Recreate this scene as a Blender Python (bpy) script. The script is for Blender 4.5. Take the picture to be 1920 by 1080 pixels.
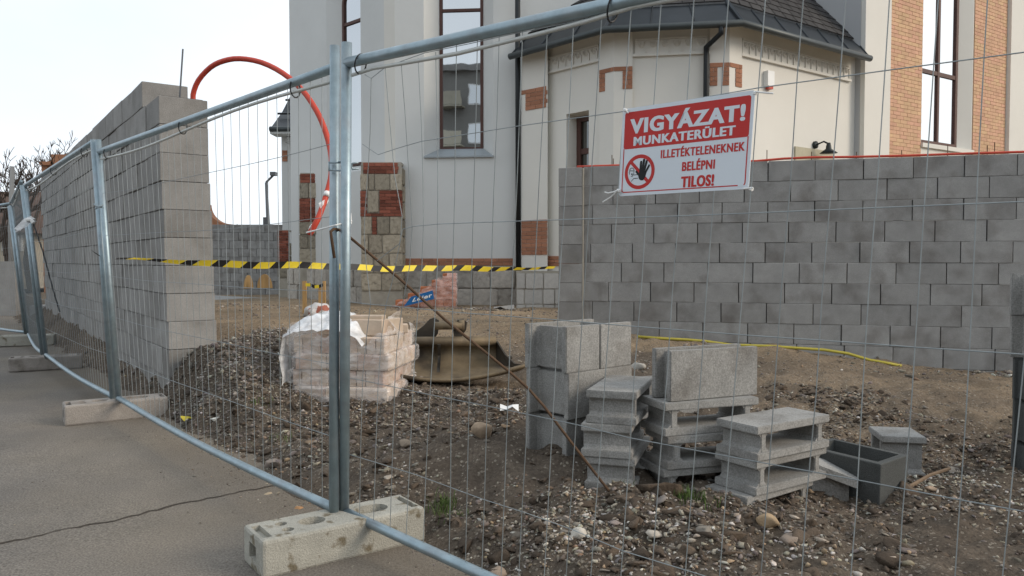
import bpy, bmesh, math, random
import numpy as np
from mathutils import Vector, Matrix, noise as mnoise

R = math.radians
random.seed(7)
rng = np.random.default_rng(11)
scene = bpy.context.scene
for o in list(bpy.data.objects):
    bpy.data.objects.remove(o)

# ------------------------------------------------------------------ camera, sky, sun, exposure
F = 1450.0
CAMZ = 1.2
PITCH = math.atan(50 / F)
cam = bpy.data.cameras.new("camera")
cam.sensor_width = 36
cam.lens = 36 * F / 1920
cam.clip_start = 0.05
cam.clip_end = 3000
cam_o = bpy.data.objects.new("camera", cam)
scene.collection.objects.link(cam_o)
cam_o.location = (0, 0, CAMZ)
cam_o.rotation_euler = (math.pi / 2 - PITCH, 0, 0)
scene.camera = cam_o

SUN_AZ = R(106)      # direction towards the sun, clockwise from +Y
SUN_EL = R(26)
world = bpy.data.worlds.new("World")
scene.world = world
world.use_nodes = True
wn = world.node_tree.nodes
wl = world.node_tree.links
wn.clear()
w_out = wn.new("ShaderNodeOutputWorld")
w_bg = wn.new("ShaderNodeBackground")
w_sky = wn.new("ShaderNodeTexSky")
w_sky.sky_type = 'NISHITA'
w_sky.sun_disc = False
w_sky.sun_elevation = SUN_EL
w_sky.sun_rotation = SUN_AZ
w_sky.dust_density = 3.0
w_sky.air_density = 1.0
w_sky.ozone_density = 1.0
w_mix = wn.new("ShaderNodeMixRGB")       # thin white overcast over the whole sky
w_noise = wn.new("ShaderNodeTexNoise")
w_noise.inputs['Scale'].default_value = 1.3
w_noise.inputs['Detail'].default_value = 5
w_tc = wn.new("ShaderNodeTexCoord")
w_map = wn.new("ShaderNodeMapping")
w_map.inputs['Scale'].default_value = (1, 1, 2.2)
w_ramp = wn.new("ShaderNodeMapRange")
w_ramp.inputs['From Min'].default_value = 0.35
w_ramp.inputs['From Max'].default_value = 0.65
w_ramp.inputs['To Min'].default_value = 0.66
w_ramp.inputs['To Max'].default_value = 0.86
wl.new(w_tc.outputs['Generated'], w_map.inputs['Vector'])
wl.new(w_map.outputs['Vector'], w_noise.inputs['Vector'])
wl.new(w_noise.outputs['Fac'], w_ramp.inputs['Value'])
wl.new(w_ramp.outputs['Result'], w_mix.inputs['Fac'])
wl.new(w_sky.outputs['Color'], w_mix.inputs['Color1'])
w_mix.inputs['Color2'].default_value = (14.6, 15.6, 16.6, 1)
wl.new(w_mix.outputs['Color'], w_bg.inputs['Color'])
w_bg.inputs['Strength'].default_value = 0.1
wl.new(w_bg.outputs['Background'], w_out.inputs['Surface'])

sun = bpy.data.lights.new("sun", 'SUN')
sun.energy = 2.2
sun.angle = R(22)
sun.color = (1.0, 0.86, 0.70)
sun_o = bpy.data.objects.new("sun", sun)
scene.collection.objects.link(sun_o)
sd = Vector((math.sin(SUN_AZ) * math.cos(SUN_EL), math.cos(SUN_AZ) * math.cos(SUN_EL), math.sin(SUN_EL)))
sun_o.rotation_euler = sd.to_track_quat('Z', 'Y').to_euler()
sun_o.location = (10, -10, 20)

scene.view_settings.view_transform = 'Standard'
scene.view_settings.look = 'None'
scene.view_settings.gamma = 1
scene.view_settings.exposure = -0.24
scene.render.engine = 'CYCLES'
scene.cycles.max_bounces = 8
scene.cycles.transparent_max_bounces = 16

# ------------------------------------------------------------------ pixel helpers (photograph is 1920 x 1080)
def ray(px, py):
    u = (px - 960) / F
    v = (540 - py) / F
    return Vector((u, math.cos(PITCH) + v * math.sin(PITCH), -math.sin(PITCH) + v * math.cos(PITCH)))
CAM = Vector((0, 0, CAMZ))
def at(px, py, Y):
    d = ray(px, py)
    return CAM + d * (Y / d.y)
def onz(px, py, z):
    d = ray(px, py)
    return CAM + d * ((z - CAMZ) / d.z)
def onplane(px, py, p0, n):
    d = ray(px, py)
    return CAM + d * ((p0 - CAM).dot(n) / d.dot(n))

# ------------------------------------------------------------------ materials
def nodes_of(name):
    m = bpy.data.materials.new(name)
    m.use_nodes = True
    nt = m.node_tree
    return m, nt, nt.nodes, nt.links, nt.nodes['Principled BSDF']

def mat(name, col, rough=0.8, metal=0.0, var=0.12, scale=6.0, bump=0.0, bscale=60.0, rnd=0.0, col2=None, c2lo=0.5, c2hi=0.7,
        c2scale=3.0, attr=None, spec=0.3, speck=0.0, speckscale=200.0, coords='Object', stretch=None):
    """base colour with two noise scales, optional second colour in patches, per-object variation, fine relief"""
    m, nt, n, l, b = nodes_of(name)
    b.inputs['Roughness'].default_value = rough
    b.inputs['Metallic'].default_value = metal
    b.inputs['Specular IOR Level'].default_value = spec
    tc = n.new('ShaderNodeTexCoord')
    vec = tc.outputs[coords]
    if stretch:
        mp = n.new('ShaderNodeMapping')
        mp.inputs['Scale'].default_value = stretch
        l.new(vec, mp.inputs['Vector'])
        vec = mp.outputs['Vector']
    if rnd:
        oi = n.new('ShaderNodeObjectInfo')
        ad = n.new('ShaderNodeVectorMath'); ad.operation = 'ADD'
        ml = n.new('ShaderNodeMath'); ml.operation = 'MULTIPLY'; ml.inputs[1].default_value = 37.0
        l.new(oi.outputs['Random'], ml.inputs[0])
        l.new(vec, ad.inputs[0]); l.new(ml.outputs[0], ad.inputs[1])
        vec = ad.outputs[0]
    if attr:
        at_ = n.new('ShaderNodeAttribute'); at_.attribute_name = attr
        cur = at_.outputs['Color']
    else:
        rgb = n.new('ShaderNodeRGB'); rgb.outputs[0].default_value = (*col, 1)
        cur = rgb.outputs[0]
    if col2:
        nz = n.new('ShaderNodeTexNoise'); nz.inputs['Scale'].default_value = c2scale; nz.inputs['Detail'].default_value = 6
        l.new(vec, nz.inputs['Vector'])
        mr = n.new('ShaderNodeMapRange'); mr.inputs['From Min'].default_value = c2lo; mr.inputs['From Max'].default_value = c2hi
        l.new(nz.outputs['Fac'], mr.inputs['Value'])
        mx = n.new('ShaderNodeMixRGB'); mx.inputs['Color2'].default_value = (*col2, 1)
        l.new(mr.outputs['Result'], mx.inputs['Fac']); l.new(cur, mx.inputs['Color1'])
        cur = mx.outputs['Color']
    # brightness factor
    nz = n.new('ShaderNodeTexNoise'); nz.inputs['Scale'].default_value = scale; nz.inputs['Detail'].default_value = 8
    nz.inputs['Roughness'].default_value = 0.65
    l.new(vec, nz.inputs['Vector'])
    mr = n.new('ShaderNodeMapRange'); mr.inputs['From Min'].default_value = 0.25; mr.inputs['From Max'].default_value = 0.75
    mr.inputs['To Min'].default_value = 1 - var; mr.inputs['To Max'].default_value = 1 + var
    l.new(nz.outputs['Fac'], mr.inputs['Value'])
    fac = mr.outputs['Result']
    if rnd:
        mr2 = n.new('ShaderNodeMapRange'); mr2.inputs['To Min'].default_value = 1 - rnd; mr2.inputs['To Max'].default_value = 1 + rnd
        l.new(oi.outputs['Random'], mr2.inputs['Value'])
        mu = n.new('ShaderNodeMath'); mu.operation = 'MULTIPLY'
        l.new(fac, mu.inputs[0]); l.new(mr2.outputs['Result'], mu.inputs[1])
        fac = mu.outputs[0]
    if speck:
        ns = n.new('ShaderNodeTexNoise'); ns.inputs['Scale'].default_value = speckscale; ns.inputs['Detail'].default_value = 3
        l.new(vec, ns.inputs['Vector'])
        ms = n.new('ShaderNodeMapRange'); ms.inputs['From Min'].default_value = 0.3; ms.inputs['From Max'].default_value = 0.7
        ms.inputs['To Min'].default_value = 1 - speck; ms.inputs['To Max'].default_value = 1 + speck
        l.new(ns.outputs['Fac'], ms.inputs['Value'])
        mu = n.new('ShaderNodeMath'); mu.operation = 'MULTIPLY'
        l.new(fac, mu.inputs[0]); l.new(ms.outputs['Result'], mu.inputs[1])
        fac = mu.outputs[0]
    vm = n.new('ShaderNodeVectorMath'); vm.operation = 'SCALE'
    l.new(cur, vm.inputs[0]); l.new(fac, vm.inputs['Scale'])
    l.new(vm.outputs[0], b.inputs['Base Color'])
    if bump:
        nb = n.new('ShaderNodeTexNoise'); nb.inputs['Scale'].default_value = bscale; nb.inputs['Detail'].default_value = 6
        nb.inputs['Roughness'].default_value = 0.6
        l.new(vec, nb.inputs['Vector'])
        bp = n.new('ShaderNodeBump'); bp.inputs['Strength'].default_value = bump; bp.inputs['Distance'].default_value = 0.01
        l.new(nb.outputs['Fac'], bp.inputs['Height']); l.new(bp.outputs['Normal'], b.inputs['Normal'])
    return m

def glass_mat(name, dark, refl):
    m, nt, n, l, b = nodes_of(name)
    n.remove(b)
    d = n.new('ShaderNodeBsdfDiffuse'); d.inputs['Color'].default_value = (*dark, 1)
    g = n.new('ShaderNodeBsdfGlossy'); g.inputs['Color'].default_value = (0.9, 0.93, 0.95, 1); g.inputs['Roughness'].default_value = 0.015
    tc = n.new('ShaderNodeTexCoord'); nz = n.new('ShaderNodeTexNoise'); nz.inputs['Scale'].default_value = 1.6
    l.new(tc.outputs['Object'], nz.inputs['Vector'])
    bp = n.new('ShaderNodeBump'); bp.inputs['Strength'].default_value = 0.02; bp.inputs['Distance'].default_value = 0.05
    l.new(nz.outputs['Fac'], bp.inputs['Height']); l.new(bp.outputs['Normal'], g.inputs['Normal'])
    mx = n.new('ShaderNodeMixShader'); mx.inputs[0].default_value = refl
    l.new(d.outputs[0], mx.inputs[1]); l.new(g.outputs[0], mx.inputs[2])
    l.new(mx.outputs[0], n['Material Output'].inputs['Surface'])
    return m

def film_mat(name, col, alpha, rough=0.25):
    m, nt, n, l, b = nodes_of(name)
    b.inputs['Base Color'].default_value = (*col, 1)
    b.inputs['Roughness'].default_value = rough
    tc = n.new('ShaderNodeTexCoord'); nz = n.new('ShaderNodeTexNoise'); nz.inputs['Scale'].default_value = 9; nz.inputs['Detail'].default_value = 6
    mp = n.new('ShaderNodeMapping'); mp.inputs['Scale'].default_value = (1, 1, 2.5)
    l.new(tc.outputs['Object'], mp.inputs['Vector']); l.new(mp.outputs['Vector'], nz.inputs['Vector'])
    mr = n.new('ShaderNodeMapRange'); mr.inputs['From Min'].default_value = 0.3; mr.inputs['From Max'].default_value = 0.7
    mr.inputs['To Min'].default_value = max(0, alpha - 0.22); mr.inputs['To Max'].default_value = min(1, alpha + 0.25)
    l.new(nz.outputs['Fac'], mr.inputs['Value']); l.new(mr.outputs['Result'], b.inputs['Alpha'])
    bp = n.new('ShaderNodeBump'); bp.inputs['Strength'].default_value = 0.6; bp.inputs['Distance'].default_value = 0.02
    l.new(nz.outputs['Fac'], bp.inputs['Height']); l.new(bp.outputs['Normal'], b.inputs['Normal'])
    return m

M = {}
M['galv'] = mat('galvanised_steel', (0.30, 0.38, 0.42), 0.45, 0.65, 0.2, 14, 0.05, 90, 0, col2=(0.30, 0.35, 0.38), c2scale=10, c2lo=.45, c2hi=.7)
M['wire'] = mat('galvanised_wire', (0.27, 0.30, 0.31), 0.55, 0.35, 0.2, 9, 0, 60, .12)
M['cable'] = mat('pale_rod', (0.55, 0.57, 0.55), 0.5, 0.2, 0.12, 9)
M['black'] = mat('black_plastic', (0.02, 0.02, 0.022), 0.5)
M['whiteplastic'] = mat('white_plastic', (0.78, 0.79, 0.78), 0.45, var=.05)
M['foot'] = mat('foot_concrete', (0.365, 0.355, 0.31), 0.9, 0, .2, 9, .6, 120, .05, col2=(0.17, 0.145, 0.10), c2lo=.57, c2hi=.66, c2scale=13, speck=.22, speckscale=260)
M['foot2'] = mat('foot_concrete_grey', (0.30, 0.275, 0.25), 0.9, 0, .18, 8, .5, 120, .05, col2=(0.16, 0.14, 0.12), c2lo=.55, c2hi=.75, c2scale=6, speck=.2, speckscale=220)
M['block'] = mat('block_concrete', (0.28, 0.278, 0.27), 0.92, 0, .2, 4, .4, 120, .085, col2=(0.165, 0.155, 0.145), c2lo=.5, c2hi=.75, c2scale=3.2, speck=.13, speckscale=190)
M['blockl'] = mat('block_concrete_left', (0.265, 0.26, 0.25), 0.92, 0, .2, 4, .5, 120, .12, col2=(0.19, 0.18, 0.165), c2lo=.5, c2hi=.8, c2scale=2.6, speck=.13, speckscale=190)
M['blocknew'] = mat('block_concrete_loose', (0.275, 0.272, 0.26), 0.94, 0, .2, 9, .35, 90, .07, col2=(0.19, 0.18, 0.165), c2lo=.5, c2hi=.75, c2scale=6, speck=.24, speckscale=150)
M['blockdark'] = mat('block_concrete_wet', (0.085, 0.09, 0.088), 0.85, 0, .16, 6, .5, 190, .1, speck=.22, speckscale=220)
M['core'] = mat('joint_mortar', (0.10, 0.096, 0.09), 0.95, 0, .2, 8)
M['asphalt'] = mat('asphalt', (0.178, 0.163, 0.146), 0.93, 0, .22, 1.1, .9, 110, 0, col2=(0.21, 0.185, 0.152), c2lo=.42, c2hi=.68, c2scale=.7, speck=.42, speckscale=120)
M['crack'] = mat('crack_filling', (0.065, 0.054, 0.043), 0.95, 0, .3, 30)
M['stone'] = mat('stone_chips', (0.3, 0.28, 0.25), 0.9, 0, .2, 30, .4, 150, 0, attr='col')
M['clod'] = mat('soil_clods', (0.085, 0.065, 0.048), 0.97, 0, .3, 25, .7, 90, 0, attr='col')
M['plaster'] = mat('white_plaster', (0.60, 0.615, 0.605), 0.92, 0, .045, .8, .12, 90, 0, col2=(0.53, 0.545, 0.535), c2lo=.5, c2hi=.8, c2scale=.5)
M['plaster2'] = mat('cream_plaster', (0.67, 0.655, 0.605), 0.92, 0, .045, .8, .12, 90, 0)
M['plaster_shade'] = mat('shaded_plaster', (0.42, 0.43, 0.44), 0.92, 0, .045, .8, .12, 90, 0)  # plaster greyed to paint the shade on the nave's side wall
M['brick_new'] = mat('orange_facing_brick', (0.52, 0.27, 0.14), 0.85, 0, .16, 5, .2, 80, 0, attr='col')
M['brick_red'] = mat('red_brick', (0.35, 0.165, 0.10), 0.88, 0, .2, 9, .3, 90, .14)
M['brick_old'] = mat('old_brick', (0.22, 0.075, 0.05), 0.92, 0, .35, 9, .5, 60, .4, col2=(0.24, 0.20, 0.15), c2lo=.62, c2hi=.8, c2scale=12)
M['mortar'] = mat('lime_mortar', (0.36, 0.335, 0.285), 0.95, 0, .22, 5, .6, 50)
M['sandstone'] = mat('sandstone', (0.33, 0.295, 0.232), 0.95, 0, .32, 5, .7, 40, .25, col2=(0.13, 0.11, 0.085), c2lo=.55, c2hi=.78, c2scale=4)
M['limestone'] = mat('limestone', (0.40, 0.375, 0.335), 0.95, 0, .28, 5, .8, 35, .18, col2=(0.20, 0.18, 0.155), c2lo=.55, c2hi=.8, c2scale=3.5)
M['whitestone'] = mat('pale_stone', (0.50, 0.485, 0.455), 0.95, 0, .12, 5, .4, 50, .07)
M['lead'] = mat('dark_sheet_metal', (0.034, 0.04, 0.046), 0.38, 0.5, .2, 3, .05, 20)
M['slate'] = mat('slate', (0.042, 0.040, 0.040), 0.7, 0, .2, 9, .3, 60, .25)
M['sill'] = mat('zinc_sill', (0.32, 0.355, 0.375), 0.5, .3, .1, 4)
M['pipe'] = mat('dark_gutter_metal', (0.022, 0.025, 0.027), 0.45, .3, .15, 5)
M['gutter'] = mat('gutter_metal', (0.06, 0.07, 0.072), 0.45, .3, .15, 5)
M['frame'] = mat('brown_window_frame', (0.085, 0.042, 0.034), 0.55, 0, .2, 8)
M['glass'] = glass_mat('window_glass', (0.012, 0.015, 0.017), 0.62)
M['glass2'] = glass_mat('window_glass_bright', (0.02, 0.024, 0.027), 0.85)
M['glassd'] = glass_mat('window_glass_dark', (0.03, 0.028, 0.022), 0.16)
M['orange'] = mat('orange_plastic_pipe', (0.50, 0.062, 0.036), 0.45, 0, .12, 9, .05, 60)
M['yellow'] = mat('yellow_print', (0.70, 0.55, 0.04), 0.5, 0, .1, 9)
M['hose'] = mat('yellow_hose', (0.44, 0.375, 0.06), 0.5, 0, .15, 9)
M['rust'] = mat('rusty_rebar', (0.11, 0.068, 0.042), 0.85, .2, .35, 40, .4, 150)
M['red'] = mat('sign_red', (0.52, 0.033, 0.03), 0.45, 0, .04, 3)
M['signwhite'] = mat('sign_white', (0.68, 0.74, 0.80), 0.4, 0, .03, 3)
M['signblack'] = mat('sign_black', (0.012, 0.012, 0.013), 0.5)
M['bucket'] = mat('worn_bucket_steel', (0.175, 0.135, 0.085), 0.6, .3, .35, 7, .25, 60, 0, col2=(0.075, 0.06, 0.045), c2lo=.48, c2hi=.68, c2scale=4)
M['bucketdark'] = mat('bucket_dark_steel', (0.06, 0.052, 0.042), 0.6, .35, .3, 7, .25, 60)
M['paver'] = mat('pale_clay_brick', (0.53, 0.43, 0.335), 0.9, 0, .2, 6, .3, 90, .2, col2=(0.46, 0.31, 0.24), c2lo=.5, c2hi=.7, c2scale=3)
M['claynew'] = mat('terracotta_block', (0.40, 0.15, 0.075), 0.9, 0, .14, 6, .2, 80, .1)
M['film'] = film_mat('clear_wrap_film', (0.85, 0.82, 0.81), .27, .14)
M['filmw'] = film_mat('milky_wrap_film', (0.86, 0.88, 0.9), .72)
M['filmp'] = film_mat('pink_wrap_film', (0.70, 0.50, 0.46), .42)
M['blueprint'] = mat('blue_print', (0.015, 0.13, 0.36), 0.4, var=.05)
M['wood'] = mat('raw_timber', (0.42, 0.27, 0.12), 0.85, 0, .25, 12, .3, 60, .1, stretch=(1, 1, .15))
M['woodold'] = mat('weathered_timber', (0.17, 0.12, 0.08), 0.9, 0, .3, 12, .4, 60, .1)
M['bark'] = mat('bark', (0.075, 0.058, 0.046), 0.95, 0, .3, 8)
M['grass'] = mat('grass', (0.075, 0.115, 0.03), 0.8, 0, .3, 9)
M['leaf'] = mat('yellow_leaf', (0.50, 0.42, 0.05), 0.7, 0, .2, 30)
M['concrete'] = mat('pale_concrete', (0.28, 0.275, 0.265), 0.93, 0, .2, 3, .4, 60)
M['lampmetal'] = mat('dark_lamp_metal', (0.03, 0.035, 0.035), 0.45, .3, .1, 9)
M['roofbrown'] = mat('brown_roof_tile', (0.10, 0.065, 0.05), 0.9, 0, .3, 3)
M['housewall'] = mat('house_wall', (0.40, 0.36, 0.29), 0.92, 0, .12, 2)
M['flatgrey'] = mat('apartment_render', (0.24, 0.235, 0.22), 0.92, 0, .12, .4)
M['balcony'] = mat('balcony_panel', (0.50, 0.47, 0.38), 0.85, 0, .12, 1, rnd=.3)
M['steelgrey'] = mat('painted_steel', (0.12, 0.13, 0.14), 0.5, .2, .1, 5)

def dirt_material():
    m, nt, n, l, b = nodes_of('site_dirt')
    b.inputs['Roughness'].default_value = 0.97
    b.inputs['Specular IOR Level'].default_value = 0.15
    tc = n.new('ShaderNodeTexCoord')
    at_ = n.new('ShaderNodeAttribute'); at_.attribute_name = 'soil'
    def nz(scale, det=8, rough=.6):
        x = n.new('ShaderNodeTexNoise'); x.inputs['Scale'].default_value = scale; x.inputs['Detail'].default_value = det
        x.inputs['Roughness'].default_value = rough
        l.new(tc.outputs['Object'], x.inputs['Vector']); return x
    big, mid, fine = nz(.8), nz(6), nz(55, 5, .7)
    ramp = n.new('ShaderNodeValToRGB')
    cr = ramp.color_ramp
    cr.elements[0].position = .3; cr.elements[0].color = (.058, .046, .036, 1)
    cr.elements[1].position = .72; cr.elements[1].color = (.19, .155, .12, 1)
    e = cr.elements.new(.5); e.color = (.112, .09, .07, 1)
    mx0 = n.new('ShaderNodeMixRGB'); mx0.inputs['Fac'].default_value = .55
    l.new(mid.outputs['Fac'], mx0.inputs['Color1']); l.new(fine.outputs['Fac'], mx0.inputs['Color2'])
    l.new(mx0.outputs['Color'], ramp.inputs['Fac'])
    sand = n.new('ShaderNodeValToRGB')
    sr = sand.color_ramp
    sr.elements[0].position = .3; sr.elements[0].color = (.20, .15, .10, 1)
    sr.elements[1].position = .7; sr.elements[1].color = (.42, .32, .212, 1)
    l.new(mx0.outputs['Color'], sand.inputs['Fac'])
    mx = n.new('ShaderNodeMixRGB')
    l.new(at_.outputs['Fac'], mx.inputs['Fac']); l.new(ramp.outputs['Color'], mx.inputs['Color1']); l.new(sand.outputs['Color'], mx.inputs['Color2'])
    mr = n.new('ShaderNodeMapRange'); mr.inputs['To Min'].default_value = .72; mr.inputs['To Max'].default_value = 1.3
    mr.inputs['From Min'].default_value = .3; mr.inputs['From Max'].default_value = .7
    l.new(big.outputs['Fac'], mr.inputs['Value'])
    vm = n.new('ShaderNodeVectorMath'); vm.operation = 'SCALE'
    l.new(mx.outputs['Color'], vm.inputs[0]); l.new(mr.outputs['Result'], vm.inputs['Scale'])
    l.new(vm.outputs[0], b.inputs['Base Color'])
    # grit too small to build: cells of chippings where a noise mask lets them through
    vo = n.new('ShaderNodeTexVoronoi'); vo.inputs['Scale'].default_value = 75
    l.new(tc.outputs['Object'], vo.inputs['Vector'])
    sep = n.new('ShaderNodeSeparateColor'); l.new(vo.outputs['Color'], sep.inputs['Color'])
    gr_ = n.new('ShaderNodeValToRGB'); g_ = gr_.color_ramp
    g_.elements[0].position = 0; g_.elements[0].color = (.07, .055, .043, 1)
    g_.elements[1].position = 1; g_.elements[1].color = (.36, .32, .26, 1)
    e = g_.elements.new(.6); e.color = (.15, .122, .095, 1)
    l.new(sep.outputs[0], gr_.inputs['Fac'])
    msk = n.new('ShaderNodeMath'); msk.operation = 'GREATER_THAN'
    cov = n.new('ShaderNodeMapRange'); cov.inputs['From Min'].default_value = .35; cov.inputs['From Max'].default_value = .65
    cov.inputs['To Min'].default_value = .92; cov.inputs['To Max'].default_value = .35
    l.new(mid.outputs['Fac'], cov.inputs['Value']); l.new(sep.outputs[1], msk.inputs[0]); l.new(cov.outputs['Result'], msk.inputs[1])
    inv = n.new('ShaderNodeMath'); inv.operation = 'LESS_THAN'; inv.inputs[1].default_value = .55
    l.new(vo.outputs['Distance'], inv.inputs[0])
    mm_ = n.new('ShaderNodeMath'); mm_.operation = 'MULTIPLY'; l.new(msk.outputs[0], mm_.inputs[0]); l.new(inv.outputs[0], mm_.inputs[1])
    mm2 = n.new('ShaderNodeMath'); mm2.operation = 'MULTIPLY'; mm2.inputs[1].default_value = .8; l.new(mm_.outputs[0], mm2.inputs[0])
    mg = n.new('ShaderNodeMixRGB'); l.new(mm2.outputs[0], mg.inputs['Fac']); l.new(vm.outputs[0], mg.inputs['Color1']); l.new(gr_.outputs['Color'], mg.inputs['Color2'])
    l.new(mg.outputs['Color'], b.inputs['Base Color'])
    hgt = n.new('ShaderNodeMath'); hgt.operation = 'MULTIPLY_ADD'; hgt.inputs[1].default_value = .35
    l.new(mm_.outputs[0], hgt.inputs[0]); l.new(mx0.outputs['Color'], hgt.inputs[2])
    bp = n.new('ShaderNodeBump'); bp.inputs['Strength'].default_value = 1.0; bp.inputs['Distance'].default_value = .03
    l.new(hgt.outputs[0], bp.inputs['Height']); l.new(bp.outputs['Normal'], b.inputs['Normal'])
    return m
M['dirt'] = dirt_material()

# ------------------------------------------------------------------ mesh helpers
class MB:
    def __init__(self):
        self.v = []; self.f = []; self.m = []
    def quad(self, a, b, c, d, mi=0):
        i = len(self.v); self.v += [Vector(a), Vector(b), Vector(c), Vector(d)]; self.f.append((i, i+1, i+2, i+3)); self.m.append(mi)
    def poly(self, pts, mi=0):
        i = len(self.v); self.v += [Vector(p) for p in pts]; self.f.append(tuple(range(i, i+len(pts)))); self.m.append(mi)
    def obox(self, o, ex, ey, ez, mi=0):
        """box from corner o with edge vectors ex, ey, ez"""
        o = Vector(o); ex = Vector(ex); ey = Vector(ey); ez = Vector(ez)
        i = len(self.v)
        for a in (0, 1):
            for b in (0, 1):
                for c in (0, 1):
                    self.v.append(o + ex*a + ey*b + ez*c)
        fs = [(0,1,3,2),(4,6,7,5),(0,4,5,1),(2,3,7,6),(0,2,6,4),(1,5,7,3)]
        if ex.cross(ey).dot(ez) < 0: fs = [tuple(reversed(q)) for q in fs]
        for q in fs:
            self.f.append(tuple(i+k for k in q)); self.m.append(mi)
    def box(self, x0, x1, y0, y1, z0, z1, mi=0):
        self.obox((x0,y0,z0), (x1-x0,0,0), (0,y1-y0,0), (0,0,z1-z0), mi)
    def tube(self, pts, r, seg=8, mi=0, cap=True):
        pts = [Vector(p) for p in pts]
        rs = r if isinstance(r, (list, tuple)) else [r]*len(pts)
        n = len(pts)
        i0 = len(self.v)
        up = None
        for k in range(n):
            if k == 0: t = pts[1]-pts[0]
            elif k == n-1: t = pts[-1]-pts[-2]
            else: t = (pts[k+1]-pts[k]).normalized()+(pts[k]-pts[k-1]).normalized()
            t.normalize()
            if up is None:
                a = Vector((0,0,1)) if abs(t.z) < .9 else Vector((1,0,0))
                up = (a - t*a.dot(t)).normalized()
            else:
                up = (up - t*up.dot(t)).normalized()
            s = t.cross(up)
            for j in range(seg):
                an = 2*math.pi*j/seg
                self.v.append(pts[k] + (up*math.cos(an)+s*math.sin(an))*rs[k])
        for k in range(n-1):
            for j in range(seg):
                a = i0+k*seg+j; b = i0+k*seg+(j+1) % seg
                self.f.append((a, b, b+seg, a+seg)); self.m.append(mi)
        if cap:
            self.f.append(tuple(reversed([i0+j for j in range(seg)]))); self.m.append(mi)
            self.f.append(tuple(i0+(n-1)*seg+j for j in range(seg))); self.m.append(mi)
    def prism(self, plan, z0, z1, mi=0):
        n = len(plan); i = len(self.v)
        ar = sum(plan[k][0]*plan[(k+1) % n][1]-plan[(k+1) % n][0]*plan[k][1] for k in range(n))
        if ar < 0: plan = list(reversed(plan))
        for z in (z0, z1):
            for p in plan: self.v.append(Vector((p[0], p[1], z)))
        for k in range(n):
            a = i+k; b = i+(k+1) % n
            self.f.append((a, b, b+n, a+n)); self.m.append(mi)
        self.f.append(tuple(reversed(range(i, i+n)))); self.m.append(mi)
        self.f.append(tuple(range(i+n, i+2*n))); self.m.append(mi)
    def mesh(self, name, mats, origin=Vector((0,0,0)), smooth=False):
        me = bpy.data.meshes.new(name)
        me.from_pydata([tuple(v-origin) for v in self.v], [], self.f)
        for mm in (mats if isinstance(mats, (list, tuple)) else [mats]): me.materials.append(mm)
        if any(self.m): me.polygons.foreach_set('material_index', self.m)
        if smooth:
            me.polygons.foreach_set('use_smooth', [True]*len(me.polygons))
        me.update()
        return me

COL = scene.collection
ORG = {}
def link(o): COL.objects.link(o); return o
def tag(o, label=None, cat=None, group=None, kind=None):
    if label: o['label'] = label
    if cat: o['category'] = cat
    if group: o['group'] = group
    if kind: o['kind'] = kind
    return o
def root(name, loc, label, cat, group=None):
    o = bpy.data.objects.new(name, None); o.empty_display_size = .1
    link(o); o.location = loc; ORG[o.name] = Vector(loc)
    return tag(o, label, cat, group)
def part(name, mb, mats, parent=None, smooth=False, label=None, kind=None):
    org = ORG[parent.name] if parent else Vector((0,0,0))
    o = bpy.data.objects.new(name, mb.mesh(name, mats, org, smooth)); link(o)
    if parent: o.parent = parent
    ORG[o.name] = org
    if label: o['label'] = label
    if kind: o['kind'] = kind
    return o
def piece(name, mesh, parent, loc, rot=None, scale=None):
    o = bpy.data.objects.new(name, mesh); link(o)
    if parent:
        o.parent = parent
        o.location = Vector(loc)-ORG[parent.name]
    else:
        o.location = loc
    if rot is not None:
        if isinstance(rot, (int, float)): o.rotation_euler = (0, 0, rot)
        else: o.rotation_euler = rot
    if scale is not None: o.scale = scale
    ORG[o.name] = ORG[parent.name] if parent else Vector(loc)
    return o
def thing(name, mb, mats, loc, label, cat, group=None, smooth=False):
    """a thing that is one mesh"""
    o = bpy.data.objects.new(name, mb.mesh(name, mats, Vector(loc), smooth)); link(o)
    o.location = loc; ORG[o.name] = Vector(loc)
    return tag(o, label, cat, group)

def bevel_box_mesh(name, sx, sy, sz, bev, m, jitter=0.0, seg=1):
    bm = bmesh.new()
    bmesh.ops.create_cube(bm, size=1)
    for v in bm.verts: v.co = Vector((v.co.x*sx, v.co.y*sy, v.co.z*sz))
    bmesh.ops.bevel(bm, geom=list(bm.edges), offset=bev, segments=seg, affect='EDGES')
    if jitter:
        for v in bm.verts: v.co += Vector((random.uniform(-1,1), random.uniform(-1,1), random.uniform(-1,1)))*jitter
    me = bpy.data.meshes.new(name); bm.to_mesh(me); bm.free()
    me.materials.append(m)
    return me

def bool_mesh(name, base_mb, cutters, m, bev=0.0):
    """base minus cutters, evaluated to a plain mesh"""
    def o_of(mb, nm):
        o = bpy.data.objects.new(nm, mb.mesh(nm, [])); link(o)
        bm = bmesh.new(); bm.from_mesh(o.data); bmesh.ops.remove_doubles(bm, verts=bm.verts, dist=1e-5)
        bmesh.ops.recalc_face_normals(bm, faces=bm.faces); bm.to_mesh(o.data); bm.free(); return o
    bo = o_of(base_mb, 'tmp_base')
    if bev:
        md = bo.modifiers.new('b', 'BEVEL'); md.width = bev; md.segments = 2
    cs = []
    for c in cutters:
        co = o_of(c, 'tmp_cut'); cs.append(co)
        md = bo.modifiers.new('c', 'BOOLEAN'); md.operation = 'DIFFERENCE'; md.object = co; md.solver = 'EXACT'
    dg = bpy.context.evaluated_depsgraph_get(); dg.update()
    me = bpy.data.meshes.new_from_object(bo.evaluated_get(dg)); me.name = name
    me.materials.clear(); me.materials.append(m)
    for o in cs+[bo]: bpy.data.objects.remove(o)
    return me

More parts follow.
